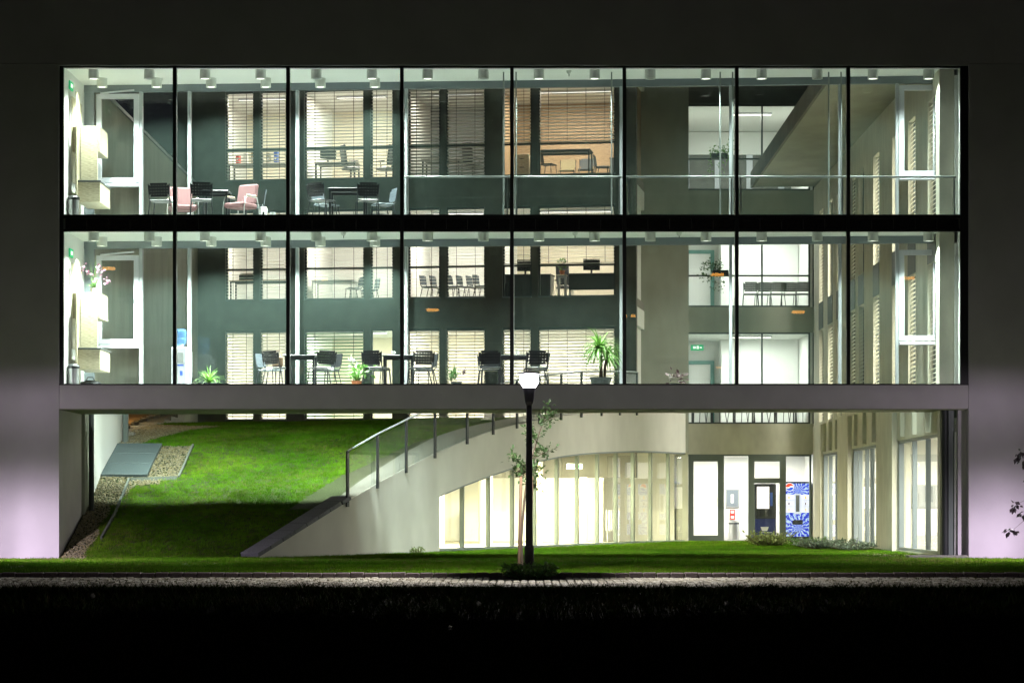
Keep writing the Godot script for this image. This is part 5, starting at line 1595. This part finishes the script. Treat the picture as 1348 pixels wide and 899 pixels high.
# ------------------------------------------------------------------ street furniture and machines
func make_street_lamps() -> void:
	# the lamp in view: slim post, dark tapering body, light in the bowl on top
	var t := thing("street_lamp", "slim black street lamp glowing white in front of the bridge", "street lamp", Vector3(0.08, 0, 14.3))
	mi(t, "post", lathe([Vector2(0.075, -0.05), Vector2(0.075, 0.5), Vector2(0.058, 0.52), Vector2(0.045, 2.74)], 20), mat.lamp_post)
	mi(t, "head", lathe([Vector2(0.045, 2.72), Vector2(0.07, 2.78), Vector2(0.095, 2.96), Vector2(0.10, 3.0), Vector2(0.02, 3.0)], 24), mat.lamp_post)
	mi(t, "bulb", lathe([Vector2(0.001, 3.005), Vector2(0.10, 3.01), Vector2(0.15, 3.09), Vector2(0.14, 3.2), Vector2(0.001, 3.21)], 24), mat.street_glow)
	mi(t, "cap", lathe([Vector2(0.001, 3.215), Vector2(0.19, 3.215), Vector2(0.195, 3.225), Vector2(0.12, 3.25), Vector2(0.001, 3.27)], 24), mat.lamp_post)
	var l := OmniLight3D.new()
	put(l, "light", t)
	l.position = Vector3(0, 3.175, 0)
	l.omni_range = 60
	l.omni_attenuation = 2
	l.light_energy = LAMP
	l.light_size = 0.035
	l.light_color = lin(1.0, 0.92, 0.98)
	l.shadow_enabled = true
	var dn := SpotLight3D.new()
	put(dn, "reflector_light", t)
	dn.position = Vector3(0, 3.175, 0)
	dn.rotation.x = -PI / 2
	dn.spot_angle = 80
	dn.spot_angle_attenuation = 0.9
	dn.spot_range = 60
	dn.spot_attenuation = 2
	dn.light_energy = 34.0
	dn.light_size = 0.035
	dn.light_color = lin(1.0, 0.95, 0.90)
	dn.shadow_enabled = true
	# its neighbours stand just outside the picture, close to the wall; a ring louvre and cap shape their light
	for q in [[-11.2, "left"], [11.0, "right"]]:
		var s := thing("wall_path_lamp", "path lamp with ring louvre near the %s white wall" % q[1], "street lamp", Vector3(q[0], 0, 4.4), 0, "path lamps beside the facade")
		mi(s, "post", lathe([Vector2(0.07, -0.05), Vector2(0.05, 3.0)], 16), mat.lamp_post)
		mi(s, "base_plate", lathe([Vector2(0.001, 3.0), Vector2(0.06, 3.0), Vector2(0.06, 3.03), Vector2(0.001, 3.03)], 20), mat.lamp_post)
		mi(s, "bulb", lathe([Vector2(0.001, 3.13), Vector2(0.03, 3.14), Vector2(0.045, 3.19), Vector2(0.03, 3.225), Vector2(0.001, 3.23)], 16), mat.street_glow)
		mi(s, "louvre_ring", lathe([Vector2(0.085, 3.176), Vector2(0.17, 3.176), Vector2(0.17, 3.18), Vector2(0.085, 3.18), Vector2(0.085, 3.176)], 32), mat.lamp_post)
		mi(s, "cap", lathe([Vector2(0.001, 3.235), Vector2(0.25, 3.235), Vector2(0.26, 3.245), Vector2(0.001, 3.30)], 32), mat.lamp_post)
		for k in 3:
			var a := TAU * k / 3 + 0.5
			tube(s, "stay", [Vector3(cos(a) * 0.15, 3.02, sin(a) * 0.15), Vector3(cos(a) * 0.15, 3.25, sin(a) * 0.15)], 0.005, mat.lamp_post, 5)
		var o := SpotLight3D.new()
		put(o, "reflector_light", s)
		o.position = Vector3(0, 3.20, 0)
		o.rotation.x = deg_to_rad(-88)
		o.spot_angle = 80
		o.spot_angle_attenuation = 1.0
		o.light_energy = SIDE
		o.light_size = 0.02
		o.spot_range = 60
		o.spot_attenuation = 2
		var g := OmniLight3D.new()
		put(g, "bulb_light", s)
		g.position = Vector3(0, 3.20, 0)
		g.light_energy = 4.0
		g.light_size = 0.025
		g.omni_range = 60
		g.omni_attenuation = 2
		for q2 in [o, g]:
			q2.light_color = lin(0.98, 0.84, 1.0)
			q2.shadow_enabled = true

func make_far_lamps() -> void:
	# tall sodium lamps on the far side of the street, behind the camera: the glazing mirrors them
	var n := 0
	for q in [[-20.0, 12.6, "first lower bay"], [-4.4, 10.6, "fourth lower bay"], [9.3, 12.3, "sixth lower bay"], [13.2, 10.5, "seventh lower bay"]]:
		var t := thing("sodium_street_lamp", "orange street lamp across the street, mirrored in the %s" % q[2], "street lamp", Vector3(q[0], 0, 70.0), 0, "sodium lamps mirrored in the glazing")
		mi(t, "post", lathe([Vector2(0.12, -0.3), Vector2(0.07, q[1] - 0.1)], 12), mat.lamp_post)
		tube(t, "arm", [Vector3(0, q[1] - 0.15, 0), Vector3(0, q[1] + 0.12, -0.4), Vector3(0, q[1] + 0.12, -0.9)], 0.04, mat.lamp_post)
		bv(t, "head", -0.34, 0.34, q[1] + 0.09, q[1] + 0.2, -1.3, -0.8, mat.lamp_post, 0.03)
		bv(t, "lamp_glass", -0.30, 0.30, q[1] - 0.03, q[1] + 0.09, -1.25, -0.85, mat.sodium_glow, 0.03)
		n += 1

func vending_print() -> ImageTexture:
	var w := 160
	var h := 384
	var img := Image.create(w, h, false, Image.FORMAT_RGB8)
	var n := FastNoiseLite.new()
	n.seed = 4
	n.frequency = 0.05
	for y in h:
		for x in w:
			var blue := Color(0.05, 0.18, 0.72)
			var c := blue
			var cy := 300.0 if y > 180 else 60.0
			var d := Vector2(x - 84, (y - cy) * 0.9)
			var ray := sin(d.angle() * 16.0 + n.get_noise_2d(x, y) * 3.0)
			var k := clampf(ray * 0.9 + n.get_noise_2d(x * 2.0, y * 2.0) * 0.8 + 0.42, 0, 1)
			c = blue.lerp(Color(0.82, 0.9, 1.0), k * 0.85)
			if y < 10:
				c = Color(0.05, 0.06, 0.1)
			if y > 362:
				c = Color(0.06, 0.08, 0.12)
			if y > 84 and y < 206:
				# lit product buttons: three rows, two columns, and the panel between
				c = Color(0.93, 0.95, 1.0)
				var row := (y - 84) % 41
				if row > 37:
					c = blue
				if x > 56 and x < 62 or x > 100 and x < 106:
					c = Color(0.85, 0.88, 0.95)
				var bxn := [26, 130]
				for b in bxn:
					if absf(x - b) < 5 and row > 10 and row < 30:
						c = [Color(0.95, 0.75, 0.3), Color(0.45, 0.4, 0.4), Color(0.95, 0.8, 0.5)][((y - 84) / 41) % 3]
			if x > 62 and x < 100 and y > 78 and y < 214:
				c = Color(0.80, 0.83, 0.88)
				if x > 72 and x < 90:
					if y > 94 and y < 110:
						c = Color(0.05, 0.1, 0.08)
					elif y > 142 and y < 160:
						c = Color(0.1, 0.35, 0.8)
					elif y > 162 and y < 172:
						c = Color(0.85, 0.15, 0.1)
					elif y > 178 and y < 186:
						c = Color(0.15, 0.2, 0.5)
			if x > 54 and x < 110 and y > 252 and y < 280:
				c = Color(0.05, 0.07, 0.12)
			# round red, white and blue emblem at the upper left
			var e := Vector2(x - 30, y - 34)
			if e.length() < 24:
				var v := e.y + 5.0 * sin(e.x * 0.13)
				c = Color(0.9, 0.25, 0.12) if v < -4 else (Color(0.96, 0.96, 0.98) if v < 6 else Color(0.1, 0.3, 0.8))
			elif e.length() < 28:
				c = Color(0.95, 0.96, 1.0)
			img.set_pixel(x, y, c)
	return ImageTexture.create_from_image(img)

func make_hall_things() -> void:
	var z := -25.6
	var v := thing("vending_machine", "blue drinks vending machine glowing beside the right entrance door", "vending machine", Vector3(8.52, 0.09, z))
	bv(v, "cabinet", -0.42, 0.42, 0.02, 1.84, -0.38, 0.38, solid("vending_blue", lin(0.03, 0.08, 0.35), 0.4), 0.02)
	var pm := solid("vending_screen", Color.WHITE, 0.3)
	pm.albedo_texture = vending_print()
	pm.emission_enabled = true
	pm.emission = Color.WHITE
	pm.emission_texture = pm.albedo_texture
	pm.emission_operator = BaseMaterial3D.EMISSION_OP_MULTIPLY
	pm.emission_energy_multiplier = 0.9
	mi(v, "lit_front_screen", pane_mesh(0.80, 1.80), pm, Vector3(0, 0.93, 0.384))
	bv(v, "coin_panel", -0.06, 0.06, 0.9, 1.42, 0.385, 0.40, mat.board_grey, 0.005).visible = true
	bx(v, "dispenser_flap", -0.16, 0.16, 0.50, 0.63, 0.384, 0.392, mat.screen_dark)
	bx(v, "plinth", -0.40, 0.40, 0.0, 0.02, -0.36, 0.36, mat.screen_dark)
	var c := thing("coffee_machine", "black hot drinks machine with bright white screen behind the right door", "vending machine", Vector3(7.52, 0.09, z))
	bv(c, "cabinet", -0.34, 0.34, 0.0, 1.78, -0.32, 0.32, mat.plastic_black, 0.02)
	bx(c, "light_screen", -0.26, 0.12, 1.0, 1.68, 0.32, 0.328, glow("coffee_screen", lin(1.0, 0.95, 0.88), 1.5))
	bx(c, "button_panel", 0.15, 0.23, 1.08, 1.5, 0.32, 0.327, mat.print_blue)
	bx(c, "cup_niche", -0.18, 0.2, 0.75, 0.98, 0.32, 0.326, mat.screen_dark)
	bx(c, "blue_front", -0.32, 0.32, 0.08, 0.68, 0.32, 0.325, solid("deep_blue", lin(0.01, 0.02, 0.16), 0.3))
	var cup := mi(c, "cup_emblem", lathe([Vector2(0.06, 0.0), Vector2(0.10, 0.10), Vector2(0.001, 0.10)], 20), mat.paper, Vector3(-0.02, 0.30, 0.325))
	cup.scale = Vector3(1.3, 1.3, 0.05)
	mi(c, "saucer_emblem", box_mesh(Vector3(0.42, 0.015, 0.006)), mat.paper, Vector3(0, 0.26, 0.328))
	var p := thing("poster", "grey framed poster on the hall wall between the doors", "poster", Vector3(6.68, 1.42, -27.58))
	bv(p, "frame", -0.22, 0.22, -0.30, 0.30, 0.0, 0.03, mat.board_grey, 0.005)
	bx(p, "print", -0.18, 0.18, -0.26, 0.26, 0.03, 0.033, mat.grey_fabric)
	bx(p, "pale_figure", -0.05, 0.04, -0.15, 0.12, 0.033, 0.035, mat.paper)
	var s := thing("fire_sign", "red fire extinguisher sign under the hall poster", "sign", Vector3(6.68, 0.90, -27.58))
	bx(s, "plate", -0.09, 0.09, -0.16, 0.16, 0.0, 0.01, mat.red_paint)
	bx(s, "flame_mark", -0.05, 0.05, 0.04, 0.12, 0.01, 0.012, mat.paper)
	bx(s, "arrow_mark", -0.05, 0.05, -0.12, -0.05, 0.01, 0.012, mat.paper)
	var b := thing("steel_bin", "tall pale steel bin below the red sign in the entrance hall", "bin", Vector3(6.70, 0.09, -27.2))
	mi(b, "drum", lathe([Vector2(0.001, 0), Vector2(0.17, 0), Vector2(0.17, 0.6), Vector2(0.15, 0.62), Vector2(0.001, 0.62)], 24), mat.steel)
	mi(b, "ring", lathe([Vector2(0.172, 0.5), Vector2(0.178, 0.51), Vector2(0.178, 0.54), Vector2(0.172, 0.55)], 24), mat.steel_dark)
	var nb := thing("notice_sheets", "grey notice sheets on the wall beside the left entrance door", "notice", Vector3(5.0, 1.3, -27.55))
	bx(nb, "sheet", 0.0, 0.25, 0.0, 0.5, 0.0, 0.02, mat.board_grey)
	bx(nb, "sheet", 0.3, 0.5, 0.1, 0.45, 0.0, 0.02, mat.paper)

# ------------------------------------------------------------------ scene
const DOWN := 22.0
const BACKROW := 43.0
const LAMP := 8.0
const SIDE := 92.0

func _ready() -> void:
	# camera with a shifted lens, 55 m from the glazing
	var cam := Camera3D.new()
	cam.name = "camera"
	add_child(cam)
	cam.position = Vector3(0, 1.1, 55)
	cam.projection = Camera3D.PROJECTION_FRUSTUM
	cam.near = 0.5
	cam.far = 2000
	var k := cam.near / (61.7 * 55.0)
	cam.size = 899.0 * k
	cam.frustum_offset = Vector2(-16.0 * k, 219.5 * k)
	cam.current = true
	# clear dark night sky, faintly violet over the town
	var sky := ProceduralSkyMaterial.new()
	sky.sky_top_color = lin(0.004, 0.0036, 0.006)
	sky.sky_horizon_color = lin(0.0065, 0.006, 0.009)
	sky.ground_bottom_color = lin(0.003, 0.003, 0.003)
	sky.ground_horizon_color = lin(0.006, 0.006, 0.006)
	var e := Environment.new()
	e.background_mode = Environment.BG_SKY
	e.sky = Sky.new()
	e.sky.sky_material = sky
	e.background_energy_multiplier = 0.9
	e.tonemap_mode = Environment.TONE_MAPPER_LINEAR
	e.tonemap_exposure = 1.0
	e.sdfgi_enabled = true
	e.ssao_enabled = true
	e.ssil_enabled = true
	var we := WorldEnvironment.new()
	we.name = "environment"
	we.environment = e
	add_child(we)
	make_materials()
	make_ground()
	make_paving()
	make_gravel()
	make_facade()
	make_bridge()
	make_left_wing()
	make_back_wing()
	make_right_wing()
	make_entrance()
	make_ramp()
	make_downlights()
	make_blinds()
	make_street_lamps()
	make_far_lamps()
	make_gallery_furniture()
	make_room_furniture()
	make_hall_things()
	make_plants()
